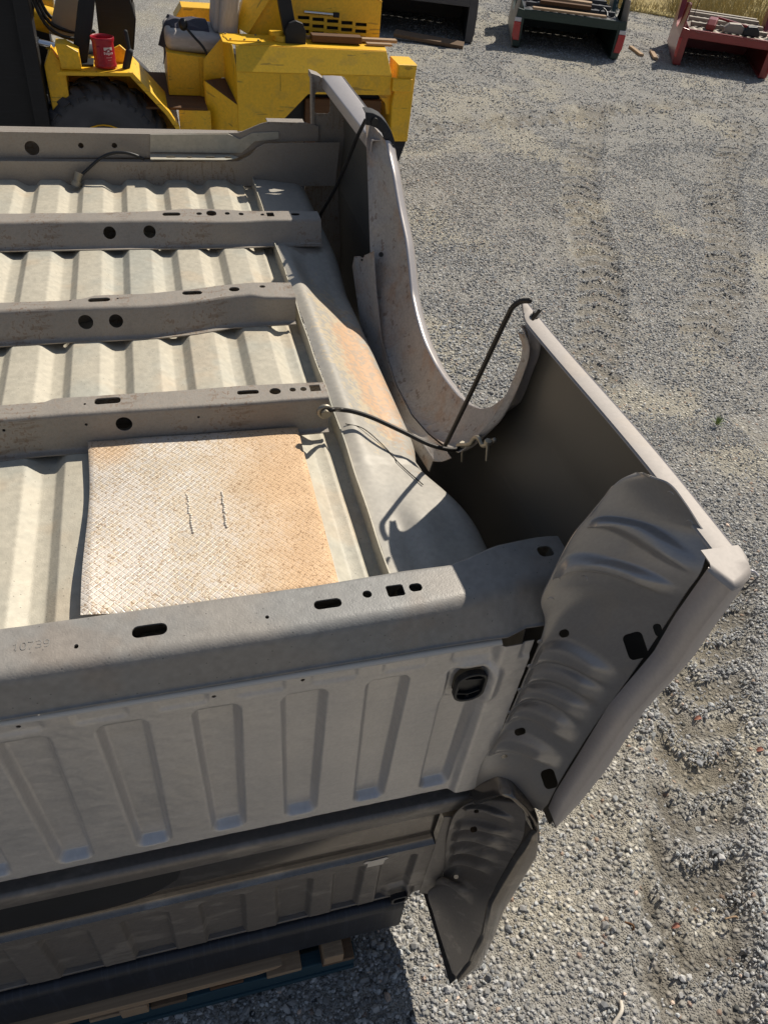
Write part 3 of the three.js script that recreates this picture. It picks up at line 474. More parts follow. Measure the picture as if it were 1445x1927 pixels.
// ---- front panel
const panelZ = -0.655;
function ribPanel(x0, x1, yTop, yBot, ribs, depth, flangeAt, opts = {}) {
  const G = [], ny = 130, nx = 560, rimz = opts.rim ?? [];
  for (let i = 0; i <= ny; i++) {
    const y = lerp(yTop, yBot, i / ny), row = [];
    for (let j = 0; j <= nx; j++) {
      const x = lerp(x0, x1, j / nx); let z = panelZ; const b = 0.0055;
      for (const r of ribs) { const tp = 0.006 * (r[3] - y) / 0.43, hw = (r[1] - r[0]) / 2 - tp, hh = (r[3] - r[2]) / 2, cr = 0.014, qx = Math.abs(x - (r[0] + r[1]) / 2) - hw + cr, qy = Math.abs(y - (r[2] + r[3]) / 2) - hh + cr; if (qx > 0.04 || qy > 0.04) continue; const sd = Math.hypot(Math.max(qx, 0), Math.max(qy, 0)) + Math.min(Math.max(qx, qy), 0) - cr; z -= depth * sm(b, -b, sd); }
      if (flangeAt) z += 0.014 * sm(flangeAt, flangeAt + 0.018, x);
      for (const [cx, cy, w, h, d, e] of rimz) { const qx = Math.max(0, Math.abs(x - cx) - w), qy = Math.max(0, Math.abs(y - cy) - h), q = Math.hypot(qx, qy); z += d * sm(e, e * 0.45, q); }
      z += 0.0014 * (fbm(x * 1.5 + 6, y * 1.5 + 3, 40, 3, 421) - 0.5); row.push(V(x, y, z));
    } G.push(row);
  } return sheet(G, 0.0012);
}
{
  const bl = [[110, 1628], [258, 1602], [397, 1573], [529, 1544], [660, 1512], [778, 1484]].map(p => onZ(p[0], p[1], -0.665)); const per = (bl[5].x - bl[0].x) / 5, ribs = [];
  for (let k = -8; k <= 5; k++) { const x = bl[0].x + k * per; if (x > XL + 0.02) ribs.push([x + 0.004, x + per * 0.51, 1.075, 1.505]); }
  const plug = onZ(884, 1291, panelZ + 0.008);
  const rims = [[plug.x, plug.y, 0.012, 0.024, 0.012, 0.046]]; for (let k = -6; k < 5; k++) rims.push([0.07 + k * 0.118, 1.553, 0.028, 0.018, -0.004, 0.012]);
  let g = ribPanel(XL - 0.16, 0.525, 1.566, 1.047, ribs, 0.020, 0.455, { rim: rims });
  const tools = [[570, 1280], [403, 1311], [35, 1372], [812, 1227]].map(([u, v]) => { const p = onZ(u, v, panelZ); return hole(p, 0.007, 0.007, 0.0035, V(0, 0, 1), V(1, 0, 0), 0.02); });
  tools.push(hole(plug.clone().add(V(0, 0, 0)), 0.053, 0.077, 0.024, V(0, 0, 1), V(1, 0, 0), 0.03));
  const pn = part(bed, 'front_panel', cut(g, tools), M.pewter);
  // top lip of the panel, coloured pale cream to stand in for sunlight under the sill
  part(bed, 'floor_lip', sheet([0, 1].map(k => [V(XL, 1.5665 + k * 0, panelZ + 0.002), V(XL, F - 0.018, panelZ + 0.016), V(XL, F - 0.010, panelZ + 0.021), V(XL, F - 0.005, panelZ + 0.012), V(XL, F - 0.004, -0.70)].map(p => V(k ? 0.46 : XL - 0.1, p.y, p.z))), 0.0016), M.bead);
  // black drain plug: frame, plate and ribs
  const c = plug.clone(); c.z = panelZ + 0.006;
  const pl = part(pn.parent, 'drain_plug', [new THREE.ExtrudeGeometry((() => { const s = rrShape(0.056, 0.080, 0.025); s.holes.push(new THREE.Path(rrShape(0.048, 0.072, 0.021).getPoints(6).reverse())); return s; })(), { depth: 0.010, bevelEnabled: true, bevelSize: 0.001, bevelThickness: 0.001, bevelSegments: 1, curveSegments: 6 }).translate(c.x, c.y, c.z - 0.004), new THREE.ExtrudeGeometry(rrShape(0.050, 0.074, 0.022), { depth: 0.003, bevelEnabled: false, curveSegments: 6 }).translate(c.x, c.y, c.z - 0.006)], M.plastic);
  for (const [x0, y0, x1, y1] of [[-0.018, -0.014, 0, -0.020], [0.018, -0.014, 0, -0.020], [0, -0.020, 0, -0.030], [-0.016, 0.02, 0.016, 0.014]]) part(pl, 'plug_rib', bar(V(c.x + x0 * 1.2, c.y + y0 * 1.2, c.z), V(c.x + x1 * 1.2, c.y + y1 * 1.2, c.z), 0.006, 0.0025, V(0, 1, 0.01), 0.0005), M.plastic);
  // dark returned edge towards the rail
  const rail = [[1.050, panelZ - 0.001], [1.045, panelZ - 0.003], [1.042, -0.668], [1.040, -0.70], [1.038, -0.78], [1.036, -0.88], [0.99, -0.885], [0.976, -0.885]].map(([y, z]) => [V(XL - 0.16, y, z), V(0.2, y, z), V(0.522, y, z)]);
  part(bed, 'rail_return', sheet(rail, 0.003), M.gloss);
}
// ---- corner gusset with pressed ribs
function gusset(Lp, Rp, Lz, Rfn, bumps, nRow, pow = 1.7) {
  const L = Lp.map((p, i) => onZ(p[0], p[1], Lz[i])), R = Rp.map((p, i) => Rfn(p, i));
  const lc = new THREE.CatmullRomCurve3(L, false, 'centripetal'), rc = new THREE.CatmullRomCurve3(R, false, 'centripetal'), rows = Lp.length - 1, n = nRow, m = 64, G = [];
  for (let i = 0; i <= n; i++) { const t = i / n, a = lc.getPoint(t), b = rc.getPoint(t), row = []; for (let j = 0; j <= m; j++) { const s = j / m, p = a.clone().lerp(b, s); p.z = lerp(a.z, b.z, Math.pow(s, pow)); row.push(p); } G.push(row); }
  const N = gridNormals(G);
  for (let i = 0; i <= n; i++) for (let j = 0; j <= m; j++) {
    const r = i / n * rows, s = j / m; let h = 0;
    for (const [r0, s0, s1, k, w, hh] of bumps) { if (s < s0 - 0.12 || s > s1 + 0.12) continue; const c = r0 + k * Math.pow(Math.max(0, s - s0), 1.6); h += hh * Math.exp(-Math.pow(Math.abs(r - c) / (w * 1.05), 4)) * sm(s0 - 0.07, s0 + 0.07, s) * sm(s1 + 0.10, s1 - 0.16, s); }
    G[i][j].addScaledVector(N[i][j], h);
  }
  return G;
}
{
  const Lp = [[1190, 896], [1160, 908], [1135, 938], [1105, 975], [1080, 1005], [1035, 1090], [1018, 1130], [1025, 1175], [985, 1280], [950, 1360], [905, 1440], [893, 1490], [893, 1500]];
  const Rp = [[1222, 898], [1258, 912], [1288, 948], [1314, 988], [1330, 1012], [1320, 1070], [1290, 1115], [1262, 1158], [1192, 1262], [1132, 1345], [1078, 1428], [1045, 1484], [1030, 1514]];
  const zR = [-0.595, -0.575, -0.555, -0.535, -0.52, -0.492, -0.488, -0.490, -0.500, -0.506, -0.520, -0.532, -0.539];
  const B = [[3.70, 0.18, 0.90, 1.9, 0.25, 0.015], [4.90, 0.08, 0.88, 1.5, 0.23, 0.015], ...[7.66, 8.04, 8.48, 8.92].map(r => [r, 0.08, 0.88, 0.8, 0.15, 0.015]), [9.64, 0.10, 0.86, 0.75, 0.18, 0.014]];
  const G = gusset(Lp, Rp, Lp.map(() => -0.6405), (p, i) => onZ(p[0], p[1], zR[i]), B, 380);
  let g = sheet(G, 0.002);
  const N = gridNormals(G); const at = (u, v) => { const d = ray(u, v).normalize(), c = V(0, 0, 0); let best = 9, q = null, nn = null; G.forEach((r, i) => r.forEach((p, j) => { c.copy(p).sub(CAM); const k = c.dot(d), e = Math.sqrt(Math.max(0, c.lengthSq() - k * k)); if (e < best) { best = e; q = p; nn = N[i][j]; } })); return [q.clone(), nn.clone()]; };
  g = cut(g, [[1062, 1193, 18, 14, 7], [1195, 1218, 34, 46, 9], [1236, 1185, 14, 22, 6], [978, 1377, 20, 12, 6], [1032, 1465, 24, 32, 8], [948, 1424, 11, 6, 3]].map(([u, v, w, h, r]) => { const [p, n] = at(u, v), k = p.distanceTo(CAM) / FOCAL; return hole(p, w * k, h * k, r * k, ray(u, v).normalize().negate(), V(1, 0.15, 0), 0.07); }));
  const gp = part(bed, 'corner_gusset', g, M.gusset);
  for (const [u, v] of [[1047, 1089], [1100, 1089], [1035, 1127], [1008, 1205], [990, 1250], [972, 1296], [955, 1338], [1262, 930], [1296, 985]]) { const [p, n] = at(u, v); part(gp, 'spot_weld', basis(new THREE.CylinderGeometry(0.0045, 0.0055, 0.0012, 12).rotateX(Math.PI / 2), p.addScaledVector(n, 0.0003), V(1, 0, 0), n), M.gusset); }
  // foot of the gusset, curling under to the rail
  const bot = G[380]; part(bed, 'gusset_foot', sheet([bot, bot.map((p, j) => p.clone().add(V(0.006 * j / 64, -0.028 - 0.03 * j / 64, -0.012))), bot.map((p, j) => p.clone().add(V(0.01 * j / 64, -0.045 - 0.05 * j / 64, -0.04)))], 0.002), M.gusset);
}
// ---- rods, strap, wire
{
  const sC = onZ(612, 773, -1.165), A = [onZ(613, 774, -1.190), onZ(626, 771, -1.183), onY(640, 771, 1.640), onY(662, 774, 1.638), onY(695, 784, 1.632), onY(755, 811, 1.615), onY(812, 838, 1.595), onY(850, 846, 1.582), onY(870, 842, 1.575)];
  const r1 = part(bed, 'brace_rod', rod(A, 0.0048, 60, 10), M.steelRod);
  part(r1, 'rod_eye', [new THREE.TorusGeometry(0.012, 0.005, 8, 18).translate(A[0].x - 0.002, A[0].y, A[0].z), new THREE.CylinderGeometry(0.010, 0.010, 0.012, 6).rotateX(Math.PI / 2).translate(A[0].x - 0.002, A[0].y, A[0].z + 0.006)], M.zinc);
  const T = V(skinX(YB, -1.12) - 0.01, YB - 0.012, -1.105), b0 = onX(833, 848, 0.548);
  const r2 = part(bed, 'support_rod', rod([b0, b0.clone().lerp(onX(905, 700, 0.575), 1), onX(955, 595, 0.59), onX(965, 577, 0.592), onX(980, 567, 0.60), onX(996, 566, 0.608)], 0.0050, 70, 12), M.steelRod);
  const p1 = onX(1003, 574, 0.612); 
  part(r2, 'clip', bar(onX(1017, 582, 0.60), onX(1001, 602, 0.594), 0.008, 0.006), M.steelRod); { const p = V(skinX(YB, -1.065) - 0.008, YB + 0.003, -1.065); part(bed, 'push_pin', mergeGeometries([new THREE.CylinderGeometry(0.008, 0.008, 0.002, 14).toNonIndexed(), new THREE.BoxGeometry(0.007, 0.008, 0.007).translate(0, 0.004, 0).toNonIndexed()]).translate(p.x, p.y, p.z), M.plastic); }
  for (const [u, v] of [[870, 842], [917, 838]]) { const p = onX(u, v, 0.565); part(bed, 'clamp_bolt', [cyl(p.clone().add(V(0, 0.006, 0)), p.clone().add(V(0.003, -0.034, 0.006)), 0.0035, 0.003, 8), cyl(p.clone().add(V(0, 0.004, 0)), p.clone().add(V(0, 0.012, 0)), 0.008, 0.008, 6)], M.zinc); }
  part(bed, 'clamp', rod([onX(862, 838, 0.56), onX(885, 835, 0.562), onX(893, 824, 0.566), onX(902, 826, 0.568), onX(908, 838, 0.57), onX(930, 828, 0.575)], 0.005, 40, 8), M.zinc);
  // flat black strap
  const s = [V(0.492, 1.630, -2.105), V(0.500, 1.655, -2.098), V(0.512, 1.70, -2.10), V(0.533, 1.79, -2.105), V(0.549, 1.87, -2.10), V(0.560, 1.905, -2.08)];
  const sp = resample(new THREE.CatmullRomCurve3([[589, 437], [593, 422], [601, 405], [625, 363], [650, 309], [672, 254], [688, 222]].map((p, i) => onX(p[0], p[1], lerp(0.500, 0.556, i / 6)))).getPoints(40), 40);
  const W = i => i < 5 ? 0.012 : 0.0075;
  part(bed, 'strap', sheet(sp.map((p, i) => [p.clone().add(V(-W(i) / 1.6, 0, 0.004)), p.clone().add(V(0, 0, 0.006)), p.clone().add(V(W(i) / 1.6, 0, 0.004))]), 0.003), M.rubber);
  // lamp wire with its plug
  const wz = -2.60, w = [[270, 299], [255, 292], [235, 287], [212, 288], [192, 296], [175, 310], [162, 322], [154, 329]].map((p, i) => onZ(p[0], p[1], lerp(-2.612, -2.59, i / 7)));
  part(bed, 'wire', rod(w, 0.005, 50, 8), M.plastic);
  const c0 = onZ(149, 325, -2.588), c1 = onZ(143, 350, -2.575); part(bed, 'wire_plug', [cyl(c0, c0.clone().lerp(c1, 0.72), 0.014, 0.012, 12), cyl(c0.clone().lerp(c1, 0.66), c1, 0.017, 0.017, 12)], M.zinc);
}
{ // heat shield lying between the last cross member and the front sill
  const c = [onY(160, 1166, F + 0.014), onY(165, 828, F + 0.022), onY(560, 800, F + 0.02), onY(640, 1098, F + 0.012)], G = [], n = 60;
  for (let i = 0; i <= n; i++) { const t = i / n, a = c[1].clone().lerp(c[0], t), b = c[2].clone().lerp(c[3], t), row = []; for (let j = 0; j <= n; j++) { const s = j / n, p = a.clone().lerp(b, s); p.y += 0.004 * (fbm(s * 0.1, t * 0.1, 40, 2, 431) - 0.5) + 0.014 * Math.pow(1 - s, 5) * sm(0.3, 0.9, t) - 0.004 * Math.pow(s, 8); p.x += 0.004 * Math.sin(t * 5) * (s < 0.01 ? 1 : 0) ; const e = Math.min(s, 1 - s, t, 1 - t); p.y -= 0.003 * sm(0.012, 0, e); row.push(p); } G.push(row); }
  const g = sheet(G, 0.0012), uv = g.attributes.uv; const ps = g.attributes.position; for (let i = 0; i < uv.count; i++) { const x = ps.getX(i), z = ps.getZ(i); uv.setXY(i, clamp((x - c[1].x) / (c[2].x - c[1].x), 0.002, 0.998), clamp((z - c[1].z) / (c[0].z - c[1].z), 0.002, 0.998)); }
  const sh = part(bed, 'heat_shield', g, M.shield, 'square foil heat shield with diamond embossing and orange rust');
  for (const [u0, v0, u1, v1] of [[352, 930, 363, 1000], [418, 926, 427, 990]]) { const a = onY(u0, v0, F + 0.018), b = onY(u1, v1, F + 0.018), gs = []; for (let k = 0; k <= 16; k++) { const p = a.clone().lerp(b, k / 16); gs.push(new THREE.SphereGeometry(0.0027, 7, 5).scale(1, 0.7, 1).translate(p.x + rr(-0.0015, 0.0015), p.y - 0.001, p.z)); } part(sh, 'weld_bead', gs, M.bead); }
}
// ------------------------------------------------------------------ the bed underneath, right way up, and its pallet
const low = thing('truck_bed', 'dark bronze pickup bed standing upright on a pallet under the upturned bed', 'truck bed', V(-0.35, 0.25, -1.6));
{
  const MID = 1.022, dX = -0.045, YF = 0.454;
  { // ribbed panel, dark band and rail
    const bl = [[235, 1775], [345, 1750], [470, 1720], [590, 1690], [690, 1660]].map(p => onZ(p[0], p[1], -0.66)), ribs = [];
    const rx = [[385, 1745, 462, 1725], [520, 1705, 583, 1690], [625, 1675, 678, 1660], [712, 1650, 775, 1630]].map(r => [onZ(r[0], r[1], -0.66).x, onZ(r[2], r[3], -0.66).x]);
    const per = 0.152; for (let k = 1; k < 8; k++) rx.push([rx[0][0] - k * per * 1.12, rx[0][1] - k * per * 1.12]);
    for (const [a, b] of rx) if (a > -1.15) ribs.push([a, b, 0.30, 0.715]);
    const plug = onZ(746, 1699, -0.648); plug.y = Math.max(plug.y, YF + 0.015);
    const pn = part(low, 'front_panel', ribPanel(-1.28, 0.475, 0.752, YF, ribs, 0.016, null, { rim: [[plug.x, plug.y, 0.012, 0.012, 0.010, 0.034]] }), M.bronze);
    part(low, 'drain_plug', new THREE.ExtrudeGeometry((() => { const s = rrShape(0.044, 0.040, 0.012); s.holes.push(new THREE.Path(rrShape(0.032, 0.028, 0.008).getPoints(6).reverse())); return s; })(), { depth: 0.012, bevelEnabled: true, bevelSize: 0.001, bevelThickness: 0.001, bevelSegments: 1 }).translate(plug.x, plug.y, plug.z - 0.002), M.plastic);
    part(low, 'panel_flange', sheet([[0.475, panelZ - 0.001], [0.485, panelZ + 0.001], [0.515, -0.644]].map(([x, z]) => [V(x, 0.90, z), V(x, 0.60, z), V(x - 0.0, YF - 0.02, z)]), 0.002), M.bronze);
    part(low, 'front_band', sheet([[0.93, -0.674], [0.90, -0.676], [0.76, -0.678], [0.752, panelZ]].map(([y, z]) => [V(-1.28, y, z), V(-0.3, y, z), V(0.476, y, z)]), 0.003), M.gloss);
    // torn film over the left of the band, with a rounded end
    const e = [[0.906, 0.03], [0.875, 0.035], [0.84, 0.025], [0.80, -0.02], [0.775, -0.07], [0.765, -0.13]].map(([y, dx]) => [onZ(305, 1640, -0.67).x + dx, y]);
    part(low, 'trim_film', plate([[-1.2, 0.765], ...e.slice().reverse(), [-1.2, 0.906]], 0.003, 0.0008).translate(0, 0, -0.6735), M.black);
    // rail: light lip on top of the band
    const rail = [[0.918, -0.672], [0.919, -0.662], [0.924, -0.658], [0.956, -0.656], [0.966, -0.658], [0.971, -0.666], [0.972, -0.735], [0.972, -0.88]].map(([y, z]) => [V(-1.28, y, z), V(0.2, y, z), V(0.535, y, z)]);
    part(low, 'rail', sheet(rail.map(r => r.slice()), 0.003), M.bronze);
    part(low, 'label_remnant', plate([[-0.022, -0.016], [0.019, -0.018], [0.021, 0.004], [0.030, 0.012], [0.024, 0.019], [-0.012, 0.016], [-0.026, 0.020], [-0.033, 0.010], [-0.021, 0.004]], 0.0012, 0.0003).translate(onZ(708, 1620, -0.655).x, onZ(708, 1622, -0.655).y, panelZ + 0.001), M.bead);
  }
  // gusset and bedside
  const zT = y => -0.520 + 0.02 * sm(0.7, 0.1, y);
  const Lp = [[888, 1506], [868, 1520], [855, 1534], [841, 1577], [836, 1625], [826, 1664], [806, 1677], [816, 1722], [834, 1780], [852, 1832]];
  const Lz = [-0.641, -0.641, -0.641, -0.641, -0.641, -0.641, -0.632, -0.592, -0.545, -0.503];
  const Rp = [[958, 1502], [978, 1516], [988, 1545], [984, 1573], [959, 1619], [934, 1664], [917, 1697], [905, 1756], [882, 1808], [858, 1838]];
  const Rz = [-0.60, -0.57, -0.545, -0.53, -0.525, -0.52, -0.515, -0.51, -0.503, -0.498];
  const B = [[1.4, 0.14, 0.8, 1.4, 0.17, 0.014], [2.6, 0.14, 0.82, 0.8, 0.16, 0.014], [3.1, 0.14, 0.82, 0.8, 0.16, 0.014], [3.6, 0.14, 0.82, 0.8, 0.16, 0.014], [4.1, 0.14, 0.82, 0.8, 0.16, 0.014], [5.5, 0.12, 0.75, 1.2, 0.2, 0.012]];
  const G = gusset(Lp, Rp, Lz, (p, i) => onZ(p[0], p[1], Rz[i]), B, 320, 1.6);
  const gu = cut(sheet(G, 0.002), [[858, 1650, 8, 6, 3], [891, 1561, 12, 9, 4], [896, 1527, 9, 6, 3], [917, 1688, 7, 16, 3]].map(([u, v, w, h, r]) => { const p = onZ(u, v, -0.60), k = p.distanceTo(CAM) / FOCAL; return hole(p, w * k, h * k, r * k, ray(u, v).normalize().negate(), V(1, 0.1, 0), 0.07); }));
  part(low, 'corner_gusset', gu, M.bronze);
  const In = resample(Rp.slice(2).map((p, i) => onZ(p[0], p[1], Rz[i + 2])), 50), Out = resample([[1010, 1560], [1011, 1585], [1008, 1610], [976, 1664], [947, 1712], [930, 1758], [903, 1816], [862, 1843]].map((p, i) => onZ(p[0], p[1], -0.515 + 0.016 * i / 7)), 50);
  const side = part(low, 'front_return', sheet(In.map((p, i) => { const q = Out[i], c = p.clone().lerp(q, 0.2).add(V(0, 0, 0.014)), d = p.clone().lerp(q, 0.85).add(V(0, 0, 0.008)); return [q.clone().add(V(0.001, 0, -0.006)), q.clone().add(V(0, 0, 0.003)), d, p.clone().lerp(q, 0.5).add(V(0, 0, 0.011)), c, p, p.clone().add(V(0.003, 0, -0.03))]; }).reverse(), 0.002), M.gloss);
  // bedside skin, the same pressing as above, turned over
  const sk = mergeGeometries(skinGeoms()); sk.scale(1, -1, 1); { const a = sk.index.array; for (let i = 0; i < a.length; i += 3) { const t = a[i]; a[i] = a[i + 1]; a[i + 1] = t; } }
  { const p = sk.attributes.position; for (let i = 0; i < p.count; i++) { const y = p.getY(i) + 2 * MID; p.setXYZ(i, p.getX(i) - 0.028 - 0.05 * sm(1.0, 0.1, y), y - 0.03 * sm(0.9, 1.0, y), p.getZ(i) - 0.02); } sk.computeVertexNormals(); }
  part(low, 'bedside', sk.clone(), M.gloss); part(low, 'bedside', mirrorX(sk), M.gloss);
  // rounded rail end cap on the corner
  const cap = resample([[893, 1509], [920, 1500], [946, 1491], [966, 1497], [988, 1517], [1004, 1540], [1012, 1562], [1012, 1580]].map((p, i) => onZ(p[0], p[1], lerp(-0.62, -0.515, i / 7))), 40);
  part(low, 'rail_corner', sheet(cap.map((p, i) => { const k = i / 39; return [p.clone().add(V(-0.006 * k, -0.007, 0.000)), p.clone().add(V(-0.003 * k, -0.003, 0.004)), p.clone(), p.clone().add(V(0.006 * k, 0.003, -0.02)), p.clone().add(V(0.010 * k, 0.002, -0.06))]; }).reverse(), 0.003), M.gloss);
  // floor, sills and the heavy front beam
  part(low, 'floor', box(-1.12, 0.48, YF - 0.01, YF, -2.6, panelZ - 0.004, 0.002), M.bronze);
  for (const z of [-1.2, -1.65, -2.1, -2.6]) part(low, 'crossmember', box(-1.1, 0.42, YF - 0.13, YF - 0.012, z - 0.05, z + 0.05, 0.01), M.bronze);
  const beam = [[-0.70, 0.425], [-0.652, 0.425], [-0.642, 0.41], [-0.640, 0.33], [-0.640, 0.27], [-0.650, 0.25], [-0.70, 0.245]];
  const x1 = onZ(757, 1715, -0.64).x; part(low, 'front_sill', sheet(Array.from({ length: 30 }, (_, i) => { const x = lerp(-1.2, x1, i / 29); return roundPoly(beam, 0.012, 3).map(([z, y]) => V(x, y - 0.003 * fbm(x + 3, 0.2, 20, 2, 441), z)); }), 0.004), M.darkPaint);
  part(low, 'sill_end', plate([[0.70, 0.425], [0.652, 0.425], [0.641, 0.41], [0.641, 0.27], [0.70, 0.246]].map(([z, y]) => [-z, y]), 0.004, 0.001).rotateY(-Math.PI / 2).translate(x1 - 0.001, 0, 0), M.darkPaint);
}
{ // pallet: top boards, stringers with blue paint, bottom boards; two loose packing timbers on it
  const x1 = onZ(666, 1810, -0.63).x, zf = -0.628, y = 0.02;
  const p = thing('pallet', 'worn pallet with blue painted edges under the stacked truck beds', 'pallet', V(x1 - 0.6, 0, zf - 0.6));
  for (let k = 0; k < 3; k++) part(p, 'stringer', box(x1 - 1.2, x1, 0.045, 0.125, zf - 0.04 - k * 0.55, zf - k * 0.55, 0.004), k ? M.woodGrey : M.woodBlue);
  for (let k = 0; k < 8; k++) part(p, 'top_board', box(x1 - 1.2 + k * 0.157, x1 - 1.2 + k * 0.157 + rr(0.09, 0.10), 0.126, 0.146, zf - 1.16, zf + 0.004 + rr(-0.01, 0.006), 0.003), [M.wood, M.woodGrey, M.woodOld][k % 3]);
  for (const z of [0, 0.55, 1.1]) part(p, 'bottom_board', box(x1 - 1.2, x1, 0.022, 0.044, zf - z - 0.09, zf - z + 0.006, 0.003), z ? M.woodGrey : M.woodBlue);
  const q = onZ(640, 1795, zf + 0.01); single('timber_block', box(q.x - 0.045, q.x + 0.012, 0.148, 0.205, zf - 0.5, zf + 0.012, 0.004), M.wood, 'short tan timber packing laid across the pallet end', 'timber', 'packing timbers');
  const q2 = onZ(265, 1900, zf + 0.01); single('timber_block', box(q2.x - 0.05, q2.x + 0.02, 0.148, 0.21, zf - 0.5, zf + 0.014, 0.004), M.wood, 'tan timber packing with splintered end under the middle of the lower bed', 'timber', 'packing timbers');
  single('timber_board', plate([[-1.0, 0], [-0.16, 0], [-0.13, 0.008], [-0.10, 0.016], [-0.09, 0.030], [-1.0, 0.034]].map(([a, b]) => [a + onZ(530, 1823, zf).x + 0.09, b]), 0.09, 0.002).translate(0, 0.211, zf - 0.08), M.wood, 'long splintered tan board wedged between the pallet and the lower bed', 'board');
}
// ------------------------------------------------------------------ yellow forklift parked behind the stack
const zN = -6.1;
const fk = thing('forklift', 'yellow rough terrain forklift with black mast parked behind the truck beds', 'forklift', V(0.6, 0, -6.8));
{
  const at = (u, v, z = zN) => onZ(u, v, z);
  const quad = (a, b, c, d, t = 0.006) => sheet([[a, b], [d, c]], t);
  const Q = (name, pts, mat = M.yellow, t = 0.008, par = fk) => { // flat polygonal plate through 3-D points, thickness t behind it
    const o = pts[0], u = pts[1].clone().sub(o).normalize(); let n = u.clone().cross(pts[pts.length - 1].clone().sub(o)).normalize(); const v = n.clone().cross(u);
    const s = pts.map(p => { const d = p.clone().sub(o); return [d.dot(u), d.dot(v)]; });
    const area = s.reduce((A, p, i) => { const q = s[(i + 1) % s.length]; return A + p[0] * q[1] - q[0] * p[1]; }, 0); if (area < 0) s.reverse();
    const g = plate(s, t, Math.min(0.003, t * 0.3)).translate(0, 0, -t / 2); g.applyMatrix4(new THREE.Matrix4().makeBasis(u, v, n).setPosition(o)); return part(par, name, g, mat);
  };
  // side tank: flat side, chamfer above, top deck, angled nose
  const zt = -6.2, zd = -6.52;                                  // chamfer top edge and the inner edge of the deck
  const sideP = [[0.635, 1.075], [1.795, 1.085], [1.80, 0.955], [1.16, 0.945], [0.975, 0.765], [0.93, 0.5], [0.635, 0.5]];
  part(fk, 'side_tank', plate(sideP, 0.05, 0.004).translate(0, 0, zN - 0.05), M.yellow);
  const t0 = at(443, 82, zt), t1 = at(728, 94, zt); t0.y = t1.y = 1.222; t0.x = 0.645; t1.x = 1.765;
  Q('tank_chamfer', [V(0.635, 1.075, zN - 0.002), V(1.795, 1.085, zN - 0.002), t1, t0]);
  Q('tank_end', [V(1.795, 1.085, zN - 0.004), V(1.80, 0.955, zN - 0.004), V(1.83, 0.955, zd), V(1.83, 1.222, zd), t1]);
  Q('deck', [V(0.56, 1.226, zt - 0.05), t0.clone().setY(1.226), t1.clone().setY(1.226), V(1.82, 1.226, zd), V(0.56, 1.226, zd)]);
  const cx = 0.585, cz = -6.40, pz = (u, v) => at(u, v, cz);
  Q('cockpit_side', [pz(384, 150), pz(424, 146), pz(421, 66), pz(383, 112)]);
  Q('tank_nose', [V(0.638, 0.86, zN - 0.006), V(0.638, 1.075, zN - 0.006), t0, pz(421, 66), pz(424, 146)]);
  Q('nose_shelf', [V(0.638, 0.858, zN - 0.008), pz(424, 147), at(387, 152, -6.26)], M.woodOld);
  { const a = at(387, 153, -6.26), b = V(0.636, 0.855, zN - 0.01); Q('lower_nose', [b, a, a.clone().setY(0.45), b.clone().setY(0.45)]); const c = pz(384, 152); Q('nose_cheek', [a.clone().add(V(-0.002, 0, 0)), c, c.clone().setY(0.45), a.clone().add(V(-0.002, 0, 0)).setY(0.45)]); }
  // dark frame and far wheel behind the cut-away
  part(fk, 'chassis', box(0.66, 1.75, 0.35, 0.95, -7.35, zN - 0.12, 0.01), M.black);
  part(fk, 'axle_beam', box(1.15, 1.75, 0.40, 0.9, zN - 0.11, zN - 0.06, 0.01), M.woodOld);
  // counterweight
  part(fk, 'counterweight', plate([[1.83, 0.62], [1.975, 0.62], [1.985, 1.10], [1.99, 1.165], [1.84, 1.165], [1.84, 1.10], [1.815, 0.90]], 0.26, 0.012).translate(0, 0, -6.36), M.yellow); part(fk, 'rear_bumper', plate([[1.83, 0.5], [1.97, 0.5], [1.975, 0.95], [1.83, 0.95]], 0.98, 0.012).translate(0, 0, -7.35), M.yellow);
  part(fk, 'counterweight_step', box(1.80, 1.955, 0.99, 1.075, zN - 0.02, zN + 0.03, 0.006), M.yellow);
  part(fk, 'counterweight_skid', plate([[1.84, 0.46], [1.93, 0.46], [1.975, 0.618], [1.84, 0.618]], 1.2, 0.006).translate(0, 0, -7.33), M.rubber);
  part(fk, 'tow_bracket', plate([[1.70, 0.955], [1.83, 0.955], [1.83, 0.80], [1.80, 0.80], [1.78, 0.88]], 0.03, 0.003).translate(0, 0, zN - 0.1), M.yellow);
  // engine hood with louvres
  const z1 = -6.56, z2 = -7.3, hp = [[0.78, 1.20], [1.80, 1.20], [1.80, 1.47], [1.60, 1.56], [1.02, 1.58], [0.98, 1.50], [0.78, 1.235]];
  const lou = []; for (let r = 0; r < 3; r++) for (let c = 0; c < 5; c++) lou.push(rectPath(1.20 + c * 0.112, 1.345 - r * 0.045 - c * 0.006, 0.088, 0.022, 0.002));
  part(fk, 'hood', [plate(hp, 0.012, 0.002, lou).translate(0, 0, z1 - 0.012), plate(hp, 0.012, 0.002).translate(0, 0, z2), box(1.792, 1.80, 1.21, 1.47, z2, z1 - 0.012, 0.002)], M.yellow);
  const hoodTop = [[1.80, 1.47], [1.60, 1.56], [1.02, 1.58], [0.98, 1.50], [0.78, 1.235]]; part(fk, 'hood_top', sheet(hoodTop.map(p => [V(p[0], p[1] + 0.002, z1 + 0.004), V(p[0], p[1] + 0.002, z2)]), 0.008), M.yellow);
  part(fk, 'radiator_core', box(0.9, 1.75, 1.22, 1.42, z2 + 0.05, z1 - 0.05, 0.004), M.black);
  Q('seat_shroud', [V(0.775, 1.225, z1 + 0.03), V(0.985, 1.50, z1 + 0.01), V(0.985, 1.62, z1 - 0.02), V(0.74, 1.62, z1 - 0.10), V(0.70, 1.25, z1 - 0.06)]);
